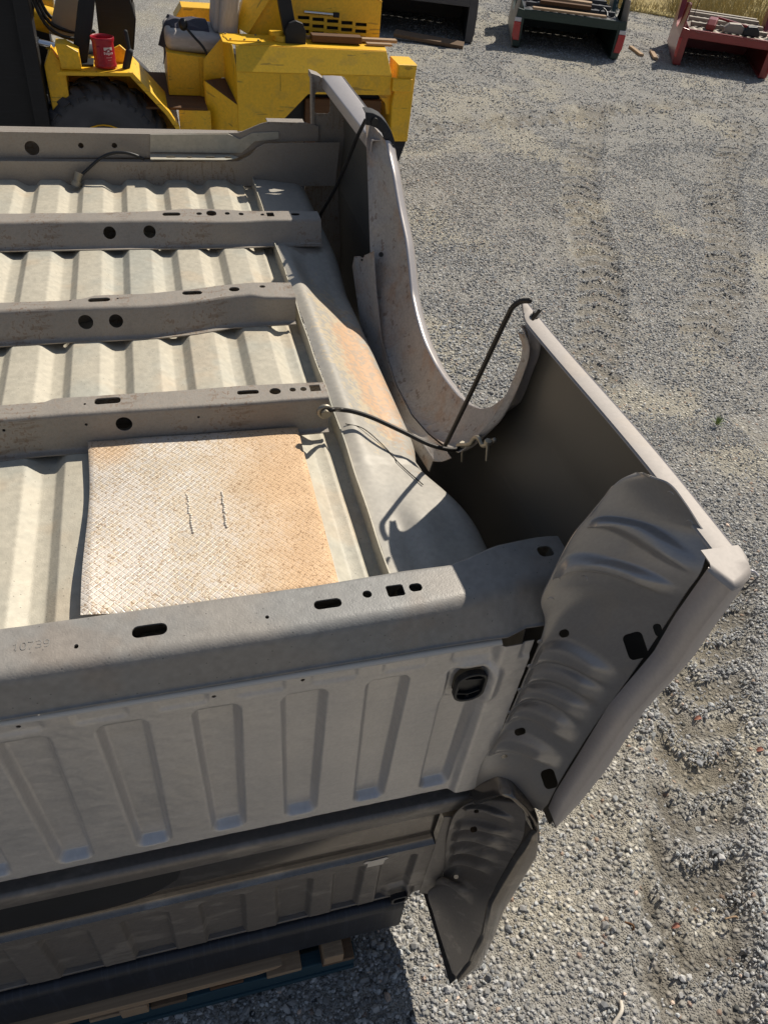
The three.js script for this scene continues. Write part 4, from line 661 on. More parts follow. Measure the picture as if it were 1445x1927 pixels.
  const h0 = V(1.20, 1.385, z1 + 0.012), h1 = V(1.42, 1.378, z1 + 0.012); part(fk, 'hood_latch', cyl(h0, h1, 0.011, 0.011, 10), M.chrome); part(fk, 'latch_knob', box(1.425, 1.47, 1.360, 1.392, z1, z1 + 0.02, 0.003), M.rubber);
  const fc = onY(490, 66, 1.23); part(fk, 'filler_cap', [new THREE.CylinderGeometry(0.062, 0.066, 0.035, 8).translate(1.0, 1.25, -6.36), new THREE.CylinderGeometry(0.055, 0.055, 0.025, 8).translate(0.965, 1.275, -6.37)], M.yellow);
  // guard post of the roof, on its foot
  const b0 = at(556, 82, -6.3); b0.y = 1.232; const foot = part(fk, 'post_foot', plate([[-0.075, 0], [0.075, 0], [0.075, 0.08], [0.05, 0.13], [0.0, 0.145], [-0.05, 0.13], [-0.075, 0.08]], 0.05, 0.004).translate(b0.x, 1.228, -6.33), M.black);
  const rp = part(fk, 'guard_post', bar(V(b0.x - 0.03, 1.28, -6.36), V(b0.x - 0.20, 2.05, -6.36), 0.07, 0.095, V(1, 0, 0)), M.black);
  part(fk, 'guard_post', bar(V(b0.x - 0.03, 1.28, -7.25), V(b0.x - 0.20, 2.05, -7.25), 0.07, 0.095, V(1, 0, 0)), M.black);
  part(fk, 'guard_post', bar(at(152, 128, -6.3).setY(1.05), V(-0.14, 2.05, -6.36), 0.085, 0.10, V(1, 0, 0)), M.black);
  part(fk, 'guard_post', bar(V(-0.42, 1.05, -7.25), V(-0.14, 2.05, -7.25), 0.085, 0.10, V(1, 0, 0)), M.black);
  part(fk, 'post_base', box(-0.47, -0.34, 1.043, 1.06, -6.38, -6.22, 0.004), M.black);
  part(fk, 'roof_guard', [bar(V(-0.18, 2.06, -6.36), V(0.89, 2.06, -6.36), 0.07, 0.06), bar(V(-0.18, 2.06, -7.25), V(0.89, 2.06, -7.25), 0.07, 0.06), bar(V(-0.15, 2.06, -6.33), V(-0.15, 2.06, -7.28), 0.07, 0.06), bar(V(0.86, 2.06, -6.33), V(0.86, 2.06, -7.28), 0.07, 0.06)], M.black);
  // seat on its box
  part(fk, 'seat_box', [plate([[0.16, 0.815], [0.40, 0.815], [0.40, 1.08], [0.17, 1.10]], 0.70, 0.004).translate(0, 0, -7.16), plate([[0.40, 0.80], [0.56, 0.80], [0.56, 1.075], [0.40, 1.08]], 0.66, 0.004).translate(0, 0, -7.12)], M.yellow);
  const seat = part(fk, 'seat_cushion', new RoundedBoxGeometry(0.46, 0.13, 0.52, 4, 0.05).rotateZ(-0.05).translate(0.40, 1.145, -6.78), M.vinyl);
  part(fk, 'seat_back', new RoundedBoxGeometry(0.14, 0.52, 0.5, 4, 0.055).rotateZ(-0.12).translate(0.66, 1.42, -6.80), M.vinyl);
  part(fk, 'seat_back_pad', new RoundedBoxGeometry(0.08, 0.44, 0.36, 4, 0.035).rotateZ(-0.12).translate(0.59, 1.42, -6.80), M.vinyl);
  // far side console
  part(fk, 'console', plate([[0.28, 1.05], [0.80, 1.05], [0.80, 1.24], [0.34, 1.24], [0.28, 1.16]], 0.22, 0.006).translate(0, 0, -7.5), M.yellow);
  // lever
  const l0 = V(0.47, 1.06, -6.42), l1 = at(345, 46, -6.5); const lv = part(fk, 'lever', rod([l0, l0.clone().add(V(-0.03, 0.08, -0.01)), l0.clone().lerp(l1, 0.6).add(V(0, 0.02, 0)), l1], 0.009, 30, 8), M.plastic); part(lv, 'lever_knob', new THREE.SphereGeometry(0.034, 14, 10).scale(1, 1.2, 1).translate(l1.x, l1.y, l1.z), M.plastic);
  // fender over the front wheel: level top, sloping back, near edge folded
  const fo = [[-0.56, 1.04], [-0.08, 1.05], [0.14, 0.805], [0.205, 0.70], [0.21, 0.5]];
  part(fk, 'fender', sheet(fo.map(p => [V(p[0], p[1], zN + 0.01), V(p[0], p[1], -6.55)]), 0.012), M.yellow);
  part(fk, 'fender_edge', plate([...fo, ...fo.slice().reverse().map(([x, y]) => [x - 0.022, y - 0.022])], 0.014, 0.002).translate(0, 0, zN + 0.006), M.yellow);
  part(fk, 'fender_back', plate([[-0.56, 1.03], [-0.08, 1.04], [0.13, 0.80], [0.20, 0.5], [-0.56, 0.5]], 0.012, 0.002).translate(0, 0, -6.545), M.yellow);
  part(fk, 'front_plate', [plate([[-0.66, 0.62], [-0.54, 0.60], [-0.53, 1.04], [-0.60, 1.16], [-0.66, 1.05]], 0.22, 0.006).translate(0, 0, -6.40), box(-0.64, -0.56, 0.55, 1.1, -6.55, -6.36, 0.008)], M.yellow);
  part(fk, 'lamp_box', plate([[-0.545, 1.045], [-0.42, 1.045], [-0.42, 1.155], [-0.50, 1.20], [-0.56, 1.20]], 0.14, 0.006).translate(0, 0, -6.26), M.yellow);
  part(fk, 'tilt_bracket', plate([[-0.20, 1.05], [-0.11, 1.05], [-0.115, 1.13], [-0.15, 1.16], [-0.19, 1.14]], 0.03, 0.004).translate(0, 0, -6.36), M.yellow);
  const pb = [at(238, 130, -6.2), at(244, 98, -6.2), at(237, 60, -6.2)]; pb[0].y = 1.05; part(fk, 'hand_lever', [rod([pb[0], pb[1]], 0.026, 10, 10), rod([pb[1], pb[2]], 0.014, 10, 8)], M.rubber);
  // step plate with worn wooden tread
  part(fk, 'step_floor', box(-0.02, 0.42, 0.795, 0.812, -7.1, zN - 0.07, 0.003), M.woodOld); part(fk, 'step_riser', box(0.21, 0.44, 0.5, 0.794, zN - 0.085, zN - 0.07, 0.003), M.yellow);
  // cover plate with bolts, seams and handles on the deck
  const cp = part(fk, 'cover_plate', plate([[0.60, 6.27], [0.84, 6.27], [0.84, 6.46], [0.58, 6.46]].map(([x, z]) => [x, z]), 0.006, 0.0015).rotateX(-Math.PI / 2).translate(0, 1.231, 0), M.yellow);
  for (const [x, z] of [[0.62, -6.285], [0.82, -6.285], [0.82, -6.445], [0.60, -6.445], [0.72, -6.285]]) part(cp, 'bolt', new THREE.CylinderGeometry(0.008, 0.008, 0.008, 6).translate(x, 1.241, z), M.zinc);
  for (const x of [0.95, 1.35]) part(fk, 'panel_seam', box(x, x + 0.003, 0.96, 1.07, zN - 0.01, zN + 0.0012, 0.0005), M.black);
  part(fk, 'hinge', cyl(V(1.79, 1.0, zN - 0.03), V(1.79, 1.06, zN - 0.03), 0.012, 0.012, 10), M.black);
  for (const k of [0, 1, 2]) part(fk, 'hydraulic_hose', rod([V(-0.80 + k * 0.03, 1.95, -6.40 - k * 0.05), V(-0.70 + k * 0.02, 1.5, -6.38 - k * 0.05), V(-0.60, 1.22 + k * 0.03, -6.42 - k * 0.05), V(-0.45, 1.16 + k * 0.03, -6.46 - k * 0.04), V(-0.32, 1.2, -6.5)], 0.013, 30, 8), M.plastic);
  // front wheel
  const wc = V(-0.33, 0.47, -6.30), R = 0.47, wheel = part(fk, 'wheel', new THREE.LatheGeometry([[0.20, -0.15], [0.28, -0.16], [0.37, -0.165], [0.415, -0.155], [0.445, -0.125], [0.452, 0], [0.445, 0.125], [0.415, 0.155], [0.37, 0.165], [0.28, 0.16], [0.20, 0.15]].map(p => new THREE.Vector2(p[0], p[1])), 64).rotateX(Math.PI / 2).translate(wc.x, wc.y, wc.z), M.tyre);
  for (let k = 0; k < 22; k++) for (const s of [-1, 1]) {
    const a = (k + (s > 0 ? 0.5 : 0)) / 22 * 2 * Math.PI, G = []; for (let i = 0; i <= 5; i++) { const t = i / 5, w = s * lerp(0.168, 0.0, t), r0 = lerp(0.398, 0.452, sm(0, 0.35, t)), aa = a + 0.20 * t, row = []; for (const [da, dr] of [[-0.085, -0.01], [-0.07, 0.022], [0.07, 0.022], [0.085, -0.01]]) row.push(V(wc.x + (r0 + dr) * Math.cos(aa + da * (1 - 0.25 * t)), wc.y + (r0 + dr) * Math.sin(aa + da * (1 - 0.25 * t)), wc.z + w)); G.push(row); }
    const lug = new THREE.BufferGeometry(); part(wheel, 'tread_lug', sheet(s > 0 ? G : G.map(r => r.slice().reverse()), 0.01), M.tyre);
  }
  part(wheel, 'rim', new THREE.LatheGeometry([[0.02, 0.06], [0.10, 0.07], [0.14, 0.10], [0.19, 0.12], [0.215, 0.155], [0.225, 0.16]].map(p => new THREE.Vector2(p[0], p[1])), 32).rotateX(Math.PI / 2).translate(wc.x, wc.y, wc.z), M.yellow);
  for (const [x, z, r] of [[-0.33, -7.35, 0.47], [1.42, -6.30, 0.36], [1.42, -7.25, 0.36]]) { const w = part(fk, 'wheel', new THREE.LatheGeometry([[0.15, -0.13], [0.28, -0.14], [0.44, -0.12], [0.47, 0], [0.44, 0.12], [0.28, 0.14], [0.15, 0.13]].map(p => new THREE.Vector2(p[0] * r / 0.47, p[1])), 40).rotateX(Math.PI / 2).translate(x, r, z), M.tyre); part(w, 'rim', new THREE.CylinderGeometry(0.16, 0.17, 0.2, 24).rotateX(Math.PI / 2).translate(x, r, z), M.yellow); }
  // mast: two black channels with cross pieces, tilt cylinder and hose
  for (const z of [-6.22, -7.25]) part(fk, 'mast_channel', [plate([[-1.10, 0.15], [-0.72, 0.15], [-0.66, 2.6], [-1.02, 2.6]], 0.05, 0.006).translate(0, 0, z), plate([[-0.80, 0.15], [-0.70, 0.15], [-0.645, 2.6], [-0.74, 2.6]], 0.16, 0.008).translate(0, 0, z - 0.04)], M.black);
  part(fk, 'mast_crosspiece', box(-1.0, -0.75, 0.5, 0.68, -7.2, -6.2, 0.01), M.black); part(fk, 'mast_crosspiece', box(-0.98, -0.72, 1.45, 1.6, -7.2, -6.2, 0.01), M.black); part(fk, 'fork_carriage', box(-1.25, -1.08, 0.3, 0.95, -7.3, -6.15, 0.01), M.black);
  for (const z of [-6.35, -7.1]) part(fk, 'fork', plate([[-1.25, 0.05], [-2.3, 0.05], [-2.35, 0.065], [-1.30, 0.10], [-1.25, 0.9]], 0.12, 0.004).translate(0, 0, z), M.black);
  const tc0 = at(62, 78, -6.3), tc1 = at(104, 88, -6.3); part(fk, 'tilt_rod', cyl(tc0, tc1, 0.026, 0.026, 14), M.chrome); part(fk, 'rod_end', cyl(at(45, 70, -6.3), tc0.clone().lerp(tc1, 0.25), 0.036, 0.036, 12), M.zinc);
  part(fk, 'steering_cylinder', cyl(at(66, 30, -6.75), at(142, 52, -6.75), 0.085, 0.085, 20), M.yellow); part(fk, 'cross_tube', cyl(at(66, 8, -6.85), at(102, 12, -6.85), 0.07, 0.07, 18), M.yellow);
  part(fk, 'yellow_hose', rod([at(85, 42, -6.66), at(98, 48, -6.64), at(112, 52, -6.64), at(125, 58, -6.66)], 0.02, 24, 8), M.yellow);
  part(fk, 'cowl', [plate([[-0.30, 1.05], [-0.06, 1.05], [-0.02, 1.25], [-0.10, 1.62], [-0.28, 1.62]], 0.5, 0.01).translate(0, 0, -7.2)], M.black);
  part(fk, 'steering_wheel', new THREE.TorusGeometry(0.17, 0.016, 10, 36).rotateX(Math.PI / 2).rotateZ(0.5).translate(0.02, 1.50, -6.85), M.plastic);
  part(fk, 'column', cyl(V(-0.12, 1.2, -6.85), V(0.01, 1.5, -6.85), 0.03), M.plastic);
  part(fk, 'side_sheet', plate([[-0.62, 1.18], [-0.43, 1.12], [-0.36, 1.60], [-0.44, 1.62]], 0.01, 0.002).translate(0, 0, -6.5), M.tanPaint);
}
const at2 = (u, v, z) => onZ(u, v, z);
{ // things left on the forklift
  const s = []; for (let i = 0; i <= 16; i++) { const t = i / 16, row = []; for (let j = 0; j <= 14; j++) { const q = j / 14, x = lerp(0.14, 0.50, t), z = lerp(-6.60, -7.0, q); let y = 1.238 - 0.02 * t + 0.008 * Math.sin(t * 11 + q * 6) + 0.012 * sm(0.8, 1, t); if (t < 0.2) y -= 0.17 * Math.pow(1 - t / 0.2, 1.4); if (q < 0.14) y -= 0.08 * Math.pow(1 - q / 0.14, 1.2) * (1 - 0.4 * t); row.push(V(x + (t < 0.2 ? 0.02 * Math.sin(q * 9) : 0), y, z)); } s.push(row); }
  single('seat_cloth', sheet(s, 0.006), M.cloth, 'dark grey jacket draped over the forklift seat', 'jacket');
  const boards = [['split_board', [1.22, 1.60, 1.240, 1.285, -6.40, -6.31], 'thick brown board lying lowest at the front of the hood ledge'], ['split_board', [1.20, 1.52, 1.232, 1.252, -6.47, -6.43], 'thin pale board behind the thick brown one on the hood ledge'], ['split_board', [1.60, 1.90, 1.240, 1.262, -6.45, -6.39], 'long splintered board overhanging the counterweight end of the hood ledge'], ['split_board', [1.64, 1.84, 1.234, 1.25, -6.36, -6.31], 'short thin board in front of the overhanging splintered one']];
  for (const [n, b, l] of boards) single(n, box(...b, 0.004), l.startsWith('thick') ? M.woodOld : M.wood, l, 'board', 'boards on the forklift');
  // red coffee tub
  const c = at2(200, 124, -6.2); c.y = 1.055;
  const can = thing('coffee_tub', 'red plastic coffee tub standing on the forklift fender', 'tub', c);
  can.userData.local = true;
  const prof = [[0, 0], [0.068, 0], [0.075, 0.006], [0.076, 0.02], [0.071, 0.03], [0.071, 0.15], [0.078, 0.165], [0.078, 0.182], [0.074, 0.184], [0.066, 0.17], [0.066, 0.012], [0, 0.01]].map(p => new THREE.Vector2(p[0], p[1]));
  part(can, 'tub_wall', new THREE.LatheGeometry(prof, 40), M.red);
  part(can, 'grip', new RoundedBoxGeometry(0.03, 0.10, 0.012, 2, 0.005).rotateY(-0.5).translate(-0.032, 0.085, 0.062), M.red);
  const cv = document.createElement('canvas'); cv.width = 256; cv.height = 320; const x = cv.getContext('2d');
  x.fillStyle = '#a8182c'; x.fillRect(0, 0, 256, 320); x.fillStyle = '#cfc4bb'; x.fillRect(14, 14, 228, 60); x.fillStyle = '#8f1022'; x.beginPath(); x.moveTo(30, 80); x.lineTo(128, 40); x.lineTo(226, 80); x.lineTo(226, 150); x.lineTo(30, 150); x.fill(); x.fillStyle = '#f2e6e2'; x.beginPath(); x.ellipse(128, 82, 34, 12, 0, 0, 7); x.fill(); x.font = 'bold 68px serif'; x.textAlign = 'center'; x.fillText('Folgers', 128, 150); x.fillStyle = '#d9a0a0'; x.fillRect(50, 205, 156, 10); x.fillRect(80, 255, 96, 8);
  const ct = new THREE.CanvasTexture(cv); ct.colorSpace = THREE.SRGBColorSpace; const lm = std({ map: ct, roughness: 0.45 });
  const G = []; for (let i = 0; i <= 8; i++) { const r = []; for (let j = 0; j <= 12; j++) { const a = lerp(0.0, 0.95, j / 12); r.push(V(0.0725 * Math.sin(a), lerp(0.135, 0.035, i / 8), 0.0725 * Math.cos(a))); } G.push(r); }
  const lg = sheet(G, 0.0006), uv = lg.attributes.uv; for (let i = 0; i < 117; i++) { uv.setXY(i, (i % 13) / 12, 1 - Math.floor(i / 13) / 8); } for (let i = 117; i < uv.count; i++) uv.setXY(i, 0.02, 0.02); part(can, 'paper_label', lg, lm);
}
// ------------------------------------------------------------------ upturned beds along the edge of the yard
function farBed(name, label, base, turn, o) {
  const t = thing(name, label, 'truck bed', base, 'upturned truck beds along the edge of the yard', turn); t.userData.local = true;
  const { W, L, H, E, mat, side, light } = o, P = (n, g, m, par = t) => part(par, n, g, m), hw = W / 2;
  const fl = []; for (let i = 0; i <= 44; i++) { const x = lerp(-hw + 0.13, hw - 0.13, i / 44), y = H - 0.012 * (i % 4 < 2 ? 1 : 0); fl.push([V(x, y, 0), V(x, y, -L)]); }
  P('floor', sheet(fl, 0.004), o.under ?? mat);
  P('rear_sill', [box(-hw + 0.10, hw - 0.10, H - 0.11, H + 0.012, -0.05, 0.0, 0.008)], mat);
  for (const z of [-0.45, -0.95, -1.45, -L + 0.06]) P('crossmember', box(-hw + 0.16, hw - 0.16, H + 0.002, H + 0.055, z - 0.04, z + 0.04, 0.008), o.under ?? mat);
  P('front_panel', box(-hw + 0.1, hw - 0.1, -0.04, H - 0.013, -L - 0.02, -L, 0.006), mat);
  for (const s of [-1, 1]) {
    const pr = [[0, 0.02], [0.0, H - 0.1], [o.tuck, E - 0.09], [o.tuck + 0.05, E], [0.42, E - 0.01]]; const zc = 0.86, ra = 0.40;
    for (let k = 0; k <= 14; k++) { const a = Math.PI * k / 14; pr.push([zc - ra * Math.cos(a), E - 0.02 - 0.40 * Math.sin(a)]); }
    pr.push([L - 0.05, E - 0.01], [L, E - 0.06], [L, 0.02]);
    const G = plate(pr, 0.02, 0.006); // profile in (distance from the rear, height)
    const pos = G.attributes.position; for (let i = 0; i < pos.count; i++) { const d = pos.getX(i), y = pos.getY(i), th = pos.getZ(i); pos.setXYZ(i, s * (hw - 0.02 + th - 0.035 * sm(H * 0.6, E, y) - 0.02 * sm(0.12, 0, y)), y, -d); } if (s < 0) { } G.computeVertexNormals();
    P('bedside', G, side ?? mat); P('inner_wall', box(s * (hw - 0.13), s * (hw - 0.12), -0.03, H, -L, -0.02, 0.003), mat); P('rail', box(s * (hw - 0.15), s * (hw - 0.03), 0.0, 0.035, -L, -0.02, 0.008), mat);
    P('tail_pillar', plate([[hw - 0.14, 0.01], [hw - 0.035, 0.01], [hw - 0.006, 0.12], [hw - 0.004, H * 0.7], [hw - 0.025, H + 0.02], [hw - 0.14, H + 0.0]].map(([x, y]) => [s * x, y]), 0.03, 0.005).translate(0, 0, -0.024), mat);
    if (light) { const l = P('tail_light', plate([[hw - 0.115, 0.10], [hw - 0.02, 0.10], [hw + 0.004, 0.16], [hw + 0.006, 0.345], [hw - 0.10, 0.345]].map(([x, y]) => [s * x, y]), 0.035, 0.006).translate(0, 0, -0.006), M.lens); P('reverse_lens', box(s * (hw - 0.10), s * (hw + 0.002), 0.347, 0.40, -0.02, 0.024, 0.005), M.lensWhite, t); }
    if (o.arch) { const a2 = []; for (let k = 0; k <= 16; k++) { const a = Math.PI * k / 16; a2.push([V(s * (hw - 0.005), E - 0.02 - 0.40 * Math.sin(a), -(zc - ra * Math.cos(a))), V(s * (hw - 0.09), E - 0.02 - 0.40 * Math.sin(a), -(zc - ra * Math.cos(a)))]); } P('arch_liner', sheet(a2, 0.006), mat); }
  }
  return t;
}
const mid = (a, b) => a.clone().add(b).multiplyScalar(0.5);
const gl = onY(965, 88, 0), gr = onY(1157, 113, 0), rl = onY(1267, 122, 0), rrp = onY(1436, 149, 0), kb = onY(884, 82, 0);
const turnOf = (a, b) => -Math.atan2(b.z - a.z, b.x - a.x);
const green = farBed('truck_bed', 'dark green pickup bed upside down with red tail lights and timber on it', mid(gl, gr), turnOf(gl, gr), { W: gl.distanceTo(gr) + 0.10, L: 1.85, H: 0.50, E: 0.78, tuck: 0.03, mat: M.greenPaint, side: M.tanPaint, under: M.greyPaint, light: true, arch: true });
const red = farBed('truck_bed', 'small dark red pickup bed upside down beside the dry grass', mid(rl, rrp), turnOf(rl, rrp), { W: rl.distanceTo(rrp) + 0.10, L: 1.75, H: 0.49, E: 0.80, tuck: 0.06, mat: M.redPaint, under: M.tanPaint, light: false, arch: true });
const kt = -0.30, kW = 1.75; const black = farBed('truck_bed', 'dark grey pickup bed upside down behind the forklift with a plank before it', V(kb.x - Math.cos(kt) * (kW / 2 - 0.05), 0, kb.z + Math.sin(kt) * (kW / 2 - 0.05)), kt, { W: kW, L: 1.9, H: 0.58, E: 0.86, tuck: 0.02, mat: M.greyPaint, light: false, arch: true });
{ // tail lights of the red bed are narrow and recessed
  const hw = (rl.distanceTo(rrp) + 0.10) / 2; for (const s of [-1, 1]) { part(red, 'tail_light', plate([[hw - 0.05, 0.10], [hw - 0.004, 0.12], [hw + 0.004, 0.38], [hw - 0.05, 0.38]].map(([x, y]) => [s * x, y]), 0.03, 0.005).translate(0, 0, -0.004), M.lens); part(red, 'reflector', box(s * (hw - 0.004), s * (hw + 0.006), 0.26, 0.31, -0.10, -0.04, 0.002), M.lensWhite); }
}
const place = (bedG, x, y, z) => bedG.localToWorld(V(x, y, z)); [green, red, black].forEach(b => b.updateMatrixWorld());
{ // loads on the upturned beds
  const B = (bedG, a, b, w, h, mat, name, label, cat, group) => single(name, bar(place(bedG, ...a), place(bedG, ...b), w, h, V(0, 1, 0)), mat, label, cat, group);
  B(green, [-0.62, 0.535, -0.06], [0.52, 0.535, -0.09], 0.10, 0.03, M.wood, 'timber_board', 'pale board lying along the rear edge of the green upturned bed', 'board', 'boards on the green bed');
  B(green, [-0.5, 0.585, -0.34], [0.30, 0.585, -0.36], 0.12, 0.05, M.woodOld, 'timber_board', 'reddish board across the first crossmember of the green upturned bed', 'board', 'boards on the green bed');
  B(green, [-0.5, 0.62, -0.55], [0.32, 0.62, -0.5], 0.16, 0.04, M.wood, 'timber_board', 'wide pale board behind the reddish one on the green upturned bed', 'board', 'boards on the green bed');
  const w = [[0.42, 0.53, -0.3], [0.48, 0.60, -0.34], [0.55, 0.56, -0.30], [0.56, 0.52, -0.22]].map(p => place(green, ...p)); single('cable', rod(w, 0.014, 30, 8), M.plastic, 'black cable looped on the green upturned bed beside the boards', 'cable');
  const shell = (cx, cz, a, l, mat, label) => { const g = plate([[-l / 2, 0], [l / 2, 0], [l / 2 - 0.03, 0.09], [l * 0.2, 0.14], [-l * 0.3, 0.13], [-l / 2, 0.07]], 0.14, 0.02); g.translate(0, 0, -0.07).rotateY(a).translate(0, 0, 0); const c = place(red, cx, 0.50, cz); g.translate(c.x, c.y, c.z); single('lamp_housing', g, mat, label, 'lamp', 'loose lamps on the red bed'); };
  shell(-0.28, -0.40, 0.9, 0.42, M.redPaint, 'largest red and grey lamp housing lying on the red upturned bed'); shell(0.05, -0.22, -0.5, 0.34, M.tanPaint, 'pale tilted lamp housing beside the red one on the red upturned bed'); shell(0.30, -0.18, -0.4, 0.26, M.plastic, 'black lamp housing lying at the rear edge of the red upturned bed');
  B(red, [-0.20, 0.62, -0.62], [0.22, 0.62, -0.16], 0.05, 0.03, M.redPaint, 'trim_strip', 'narrow red trim strip leaning across the lamps on the red bed', 'trim');
  for (const [x, z, k] of [[-0.50, -1.2, 0.08], [0.62, -0.10, 0.25]]) single('thin_stake', rod([place(red, x, 0.5, z), place(red, x + k, 1.35, z - 0.1)], 0.006, 4, 6), M.steelRod, k < 0.1 ? 'thin dark rod standing up beside the wheel arch of the red bed' : 'thin dark rod standing up at the rear corner of the red bed', 'rod', 'thin rods');
  const p0 = onY(742, 62, 0.07), p1 = onY(872, 86, 0.04); single('plank', bar(p0, p1, 0.14, 0.05, V(0, 1, 0.3)), M.woodGrey, 'long weathered grey plank on the gravel before the dark grey upturned bed', 'plank');
  for (const [a, b, l] of [[[1186, 88], [1207, 104], 'longer pale wood offcut on the gravel between the green and red beds'], [[1225, 96], [1233, 110], 'shorter pale wood offcut on the gravel near the red bed']]) { const q0 = onY(...a, 0.02), q1 = onY(...b, 0.02); single('wood_offcut', bar(q0, q1, 0.07, 0.035), M.wood, l, 'offcut', 'wood offcuts'); }
}
// ------------------------------------------------------------------ dry grass beyond the yard
{
  const gt = tex(1024, 1024, 6, (u, v) => { const a = fbm(u, v, 6, 5, 501), b = fbm(u, v, 120, 2, 505, 60); return sc3(mix3([0.55, 0.48, 0.32], [0.66, 0.60, 0.38], a), 0.8 + 0.4 * b); });
  M.grassSoil = std({ map: gt, roughness: 1 });
  const e = [[2, -21], [6, -19], [8.6, -17.2], [9.6, -16.5], [10.4, -16.0], [11.2, -15.2], [12.4, -14.2], [14, -13.3], [17, -12.5], [30, -11]]; const G = e.map(([x, z]) => [0, 0.02, 0.08, 0.3, 1].map((t, i) => V(lerp(x, x * 4.5 - 4, t), i ? 0.03 + 0.3 * t : -0.012, lerp(z, z * 6, t))));
  const g = sheet(G.map(r => r.slice().reverse()), 0.02), ps = g.attributes.position, uv = g.attributes.uv; for (let i = 0; i < uv.count; i++) uv.setXY(i, ps.getX(i), ps.getZ(i));
  const m = new THREE.Mesh(g, M.grassSoil); m.name = 'grass_field'; m.receiveShadow = true; m.userData = { kind: 'structure', label: 'field of dry yellow grass beyond the yard', category: 'field' }; scene.add(m);
  const ez = poly(e.map(p => p[0]), e.map(p => p[1])), bl = new THREE.BufferGeometry(); bl.setAttribute('position', new THREE.Float32BufferAttribute([-0.006, 0, 0, 0.006, 0, 0, 0.010, 0.6, 0.1, -0.006, 0, 0, 0.010, 0.6, 0.1, 0.004, 0.6, 0.1, 0.004, 0.6, 0.1, 0.010, 0.6, 0.1, 0.014, 1, 0.32], 3)); bl.computeVertexNormals();
  const N = 42000, im = new THREE.InstancedMesh(bl, std({ color: 0xffffff, roughness: 0.9 }), N), mt = new THREE.Matrix4(), c = new THREE.Color();
  for (let i = 0; i < N; i++) { const x = rr(6, 21), z = ez(x) - Math.pow(rnd(), 1.7) * 9 + rr(-0.1, 0.25), tall = vn(x * 0.8, z * 0.8, 64, 64, 511) > 0.6 || (x < 10 && rnd() < 0.5), h = (tall ? rr(0.2, 0.55) : rr(0.05, 0.13)) * (z > ez(x) - 0.4 ? 0.5 : 1); mt.compose(V(x, 0.0, z), new THREE.Quaternion().setFromEuler(new THREE.Euler(rr(-0.4, 0.4), rr(0, 6.3), rr(-0.4, 0.4))), V(1.3, h, h)); im.setMatrixAt(i, mt); const k = rnd(); im.setColorAt(i, c.setRGB(lerp(0.30, 0.52, k), lerp(0.25, 0.42, k), lerp(0.10, 0.20, k))); }
  im.name = 'dry_grass'; im.castShadow = im.receiveShadow = true; im.userData = { kind: 'stuff', label: 'dry yellow grass blades along the edge of the yard', category: 'grass' }; scene.add(im);
}
// ------------------------------------------------------------------ loose stones over the yard
{
  const stone = s => { const g = mergeVertices(new THREE.IcosahedronGeometry(1, 0).deleteAttribute('uv').deleteAttribute('normal')), p = g.attributes.position; for (let i = 0; i < p.count; i++) { const k = 0.7 + 0.55 * hsh(i, s, 5); p.setXYZ(i, p.getX(i) * k, p.getY(i) * k * 0.72, p.getZ(i) * k * (0.75 + 0.3 * hsh(s, 2, 2))); } const h = g.toNonIndexed(); h.computeVertexNormals(); return h; };
  const mat = std({ color: 0xffffff, roughness: 0.9 });
  const zones = [[-0.7, 3.3, -3.1, 0.35, 150000, 0.0022, 0.0095, 2.6], [-0.7, 3.0, -2.6, 0.35, 7000, 0.007, 0.016, 2.6], [0.5, 7.6, -8.2, -3.1, 100000, 0.004, 0.012, 2.4], [1.2, 13.5, -16.6, -8.2, 60000, 0.007, 0.015, 2.2], [-0.6, 2.5, -5.6, -2.9, 5000, 0.006, 0.014, 2]];
  const q = new THREE.Quaternion(), eu = new THREE.Euler(), mt = new THREE.Matrix4(), c = new THREE.Color(); let v = 0;
  for (const [x0, x1, z0, z1, N, r0, r1, pw] of zones) for (let k = 0; k < 2; k++) {
    const n = N >> 1, im = new THREE.InstancedMesh(stone(++v * 3 + 1), mat, n);
    for (let i = 0; i < n; i++) {
      let x, z; for (let tr = 0; tr < 4; tr++) { x = rr(x0, x1); z = rr(z0, z1); const d = fbm(x / 20 + 20, z / 20 + 20, 60, 3, 325) * 0.6 + 0.4 * vn(x * 2.1 + 50, z * 2.1 + 50, 200, 200, 521); if (rnd() > Math.max(0.75 * sm(0.5, 0.62, d), 0.92 * trackMask(x, z))) break; }
      const r = lerp(r0, r1, Math.pow(rnd(), pw)); eu.set(rr(-0.5, 0.5), rr(0, 6.3), rr(-0.5, 0.5)); mt.compose(V(x, groundY(x, z) + r * 0.22, z), q.setFromEuler(eu), V(r * rr(0.8, 1.35), r * rr(0.7, 1.05), r * rr(0.75, 1.1))); im.setMatrixAt(i, mt);
      const b = 0.20 + 0.32 * Math.pow(rnd(), 1.4), h = rnd(); if (h > 0.985) c.setRGB(b * 1.4, b * 1.08, b * 0.85); else if (h > 0.94) c.setRGB(b * 1.3, b * 1.3, b * 1.25); else if (h < 0.07) c.setRGB(b * 0.6, b * 0.61, b * 0.62); else if (h < 0.3) c.setRGB(b * 0.98, b * 1.0, b * 0.98); else c.setRGB(b * 1.025, b, b * 0.955); im.setColorAt(i, c);
    }
    im.name = numbered('loose_gravel'); im.castShadow = im.receiveShadow = true; im.userData = { kind: 'stuff', label: 'loose grey crushed stones lying all over the yard', category: 'gravel', group: 'loose gravel' }; scene.add(im);
  }
}
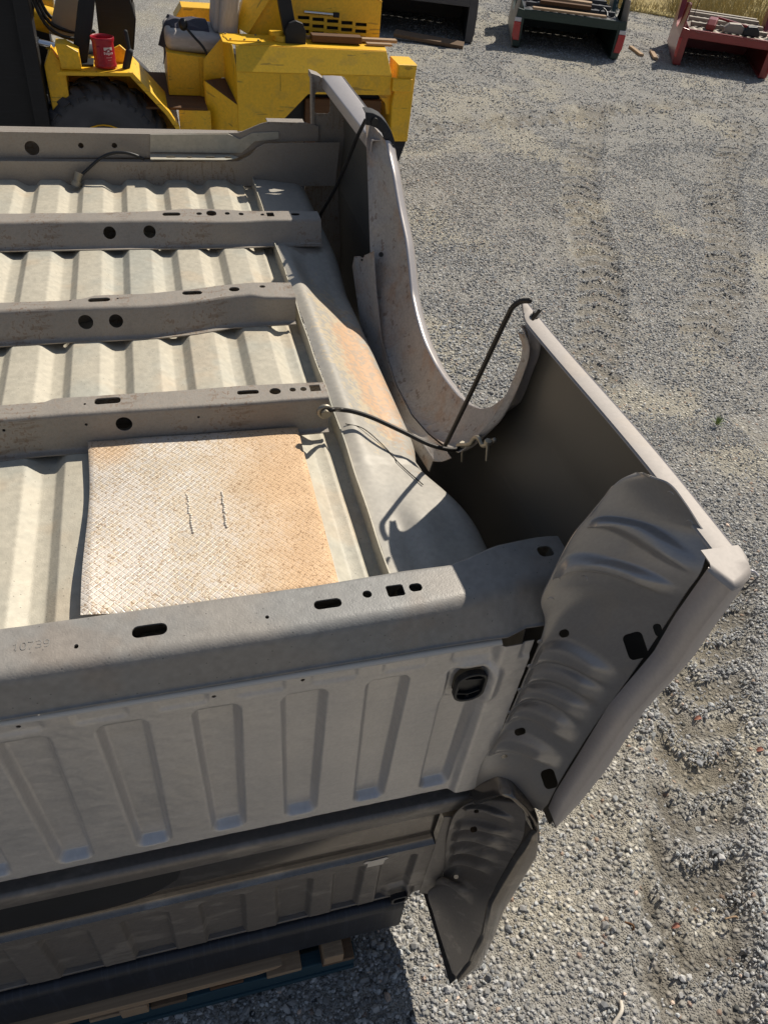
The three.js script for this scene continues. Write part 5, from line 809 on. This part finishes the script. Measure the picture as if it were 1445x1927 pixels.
{ let lk = 0; // litter on the gravel
  const tuft = thing('weed_tuft', 'small green weed tuft growing in the gravel', 'weed', onY(1347, 799, 0)); tuft.userData.local = true; const gm = std({ color: 0x76854f, roughness: 0.8 });
  for (let k = 0; k < 34; k++) { const a = rr(0, 6.3), l = rr(0.03, 0.07), t = rr(0.2, 1.1), p = []; for (let i = 0; i <= 4; i++) { const s = i / 4, d = l * s * Math.sin(t), y = l * s * Math.cos(t * (0.6 + 0.5 * s)); const w = 0.004 * (1 - s * 0.9); p.push([V(d * Math.cos(a) - w * Math.sin(a), y, d * Math.sin(a) + w * Math.cos(a)), V(d * Math.cos(a) + w * Math.sin(a), y, d * Math.sin(a) - w * Math.cos(a))]); } part(tuft, 'leaf', sheet(p, 0.0006), gm); }
  const lt = (a, b, r, mat, n, label, cat) => { const p = onY(...a, 0.02), q = onY(...b, 0.012), m = mid(p, q); m.y += 0.012; m.x += 0.01; single(n, rod([p, m, q], r, 12, 7), mat, label, cat); };
  lt([1154, 1927], [1168, 1886], 0.006, std({ color: 0xc9c0b2, roughness: 0.8 }), 'bleached_stick', 'bleached pale stick lying in the gravel', 'stick');
  lt([1398, 1074], [1425, 1083], 0.007, M.lensWhite, 'white_scrap', 'thin white scrap lying on gravel beside the bed corner', 'scrap');
  lt([1365, 1729], [1387, 1728], 0.003, M.wood, 'straw_stem', 'short straw coloured stem lying on bare sand', 'stem');
  lt([1176, 1736], [1190, 1755], 0.004, M.woodOld, 'brown_twig', 'short brown twig lying in the gravel', 'twig');
  for (const [u, v2, s] of [[1312, 1353, 0.012], [1270, 1744, 0.010], [1428, 1412, 0.012]]) { const p = onY(u, v2, 0.018), G = []; for (let i = 0; i <= 4; i++) { const r = []; for (let j = 0; j <= 4; j++) { const a = i / 4 - 0.5, b = j / 4 - 0.5; r.push(V(p.x + a * s * 2.4, p.y + 0.008 * Math.sin(a * 3 + s * 90) + 0.006 * b * b * 4, p.z + b * s * 1.6 * (1 - 2.4 * a * a))); } G.push(r); } single('dead_leaf', sheet(G, 0.0008), std({ color: 0x9a6a58, roughness: 0.85 }), ['curled reddish dead leaf scrap on gravel below the upper bed corner', 'smallest reddish leaf scrap among sharp stones near a twig', 'reddish leaf scrap on gravel farthest from the truck beds'][lk++], 'leaf', 'dead leaf scraps'); }
}
renderer.render(scene, camera);
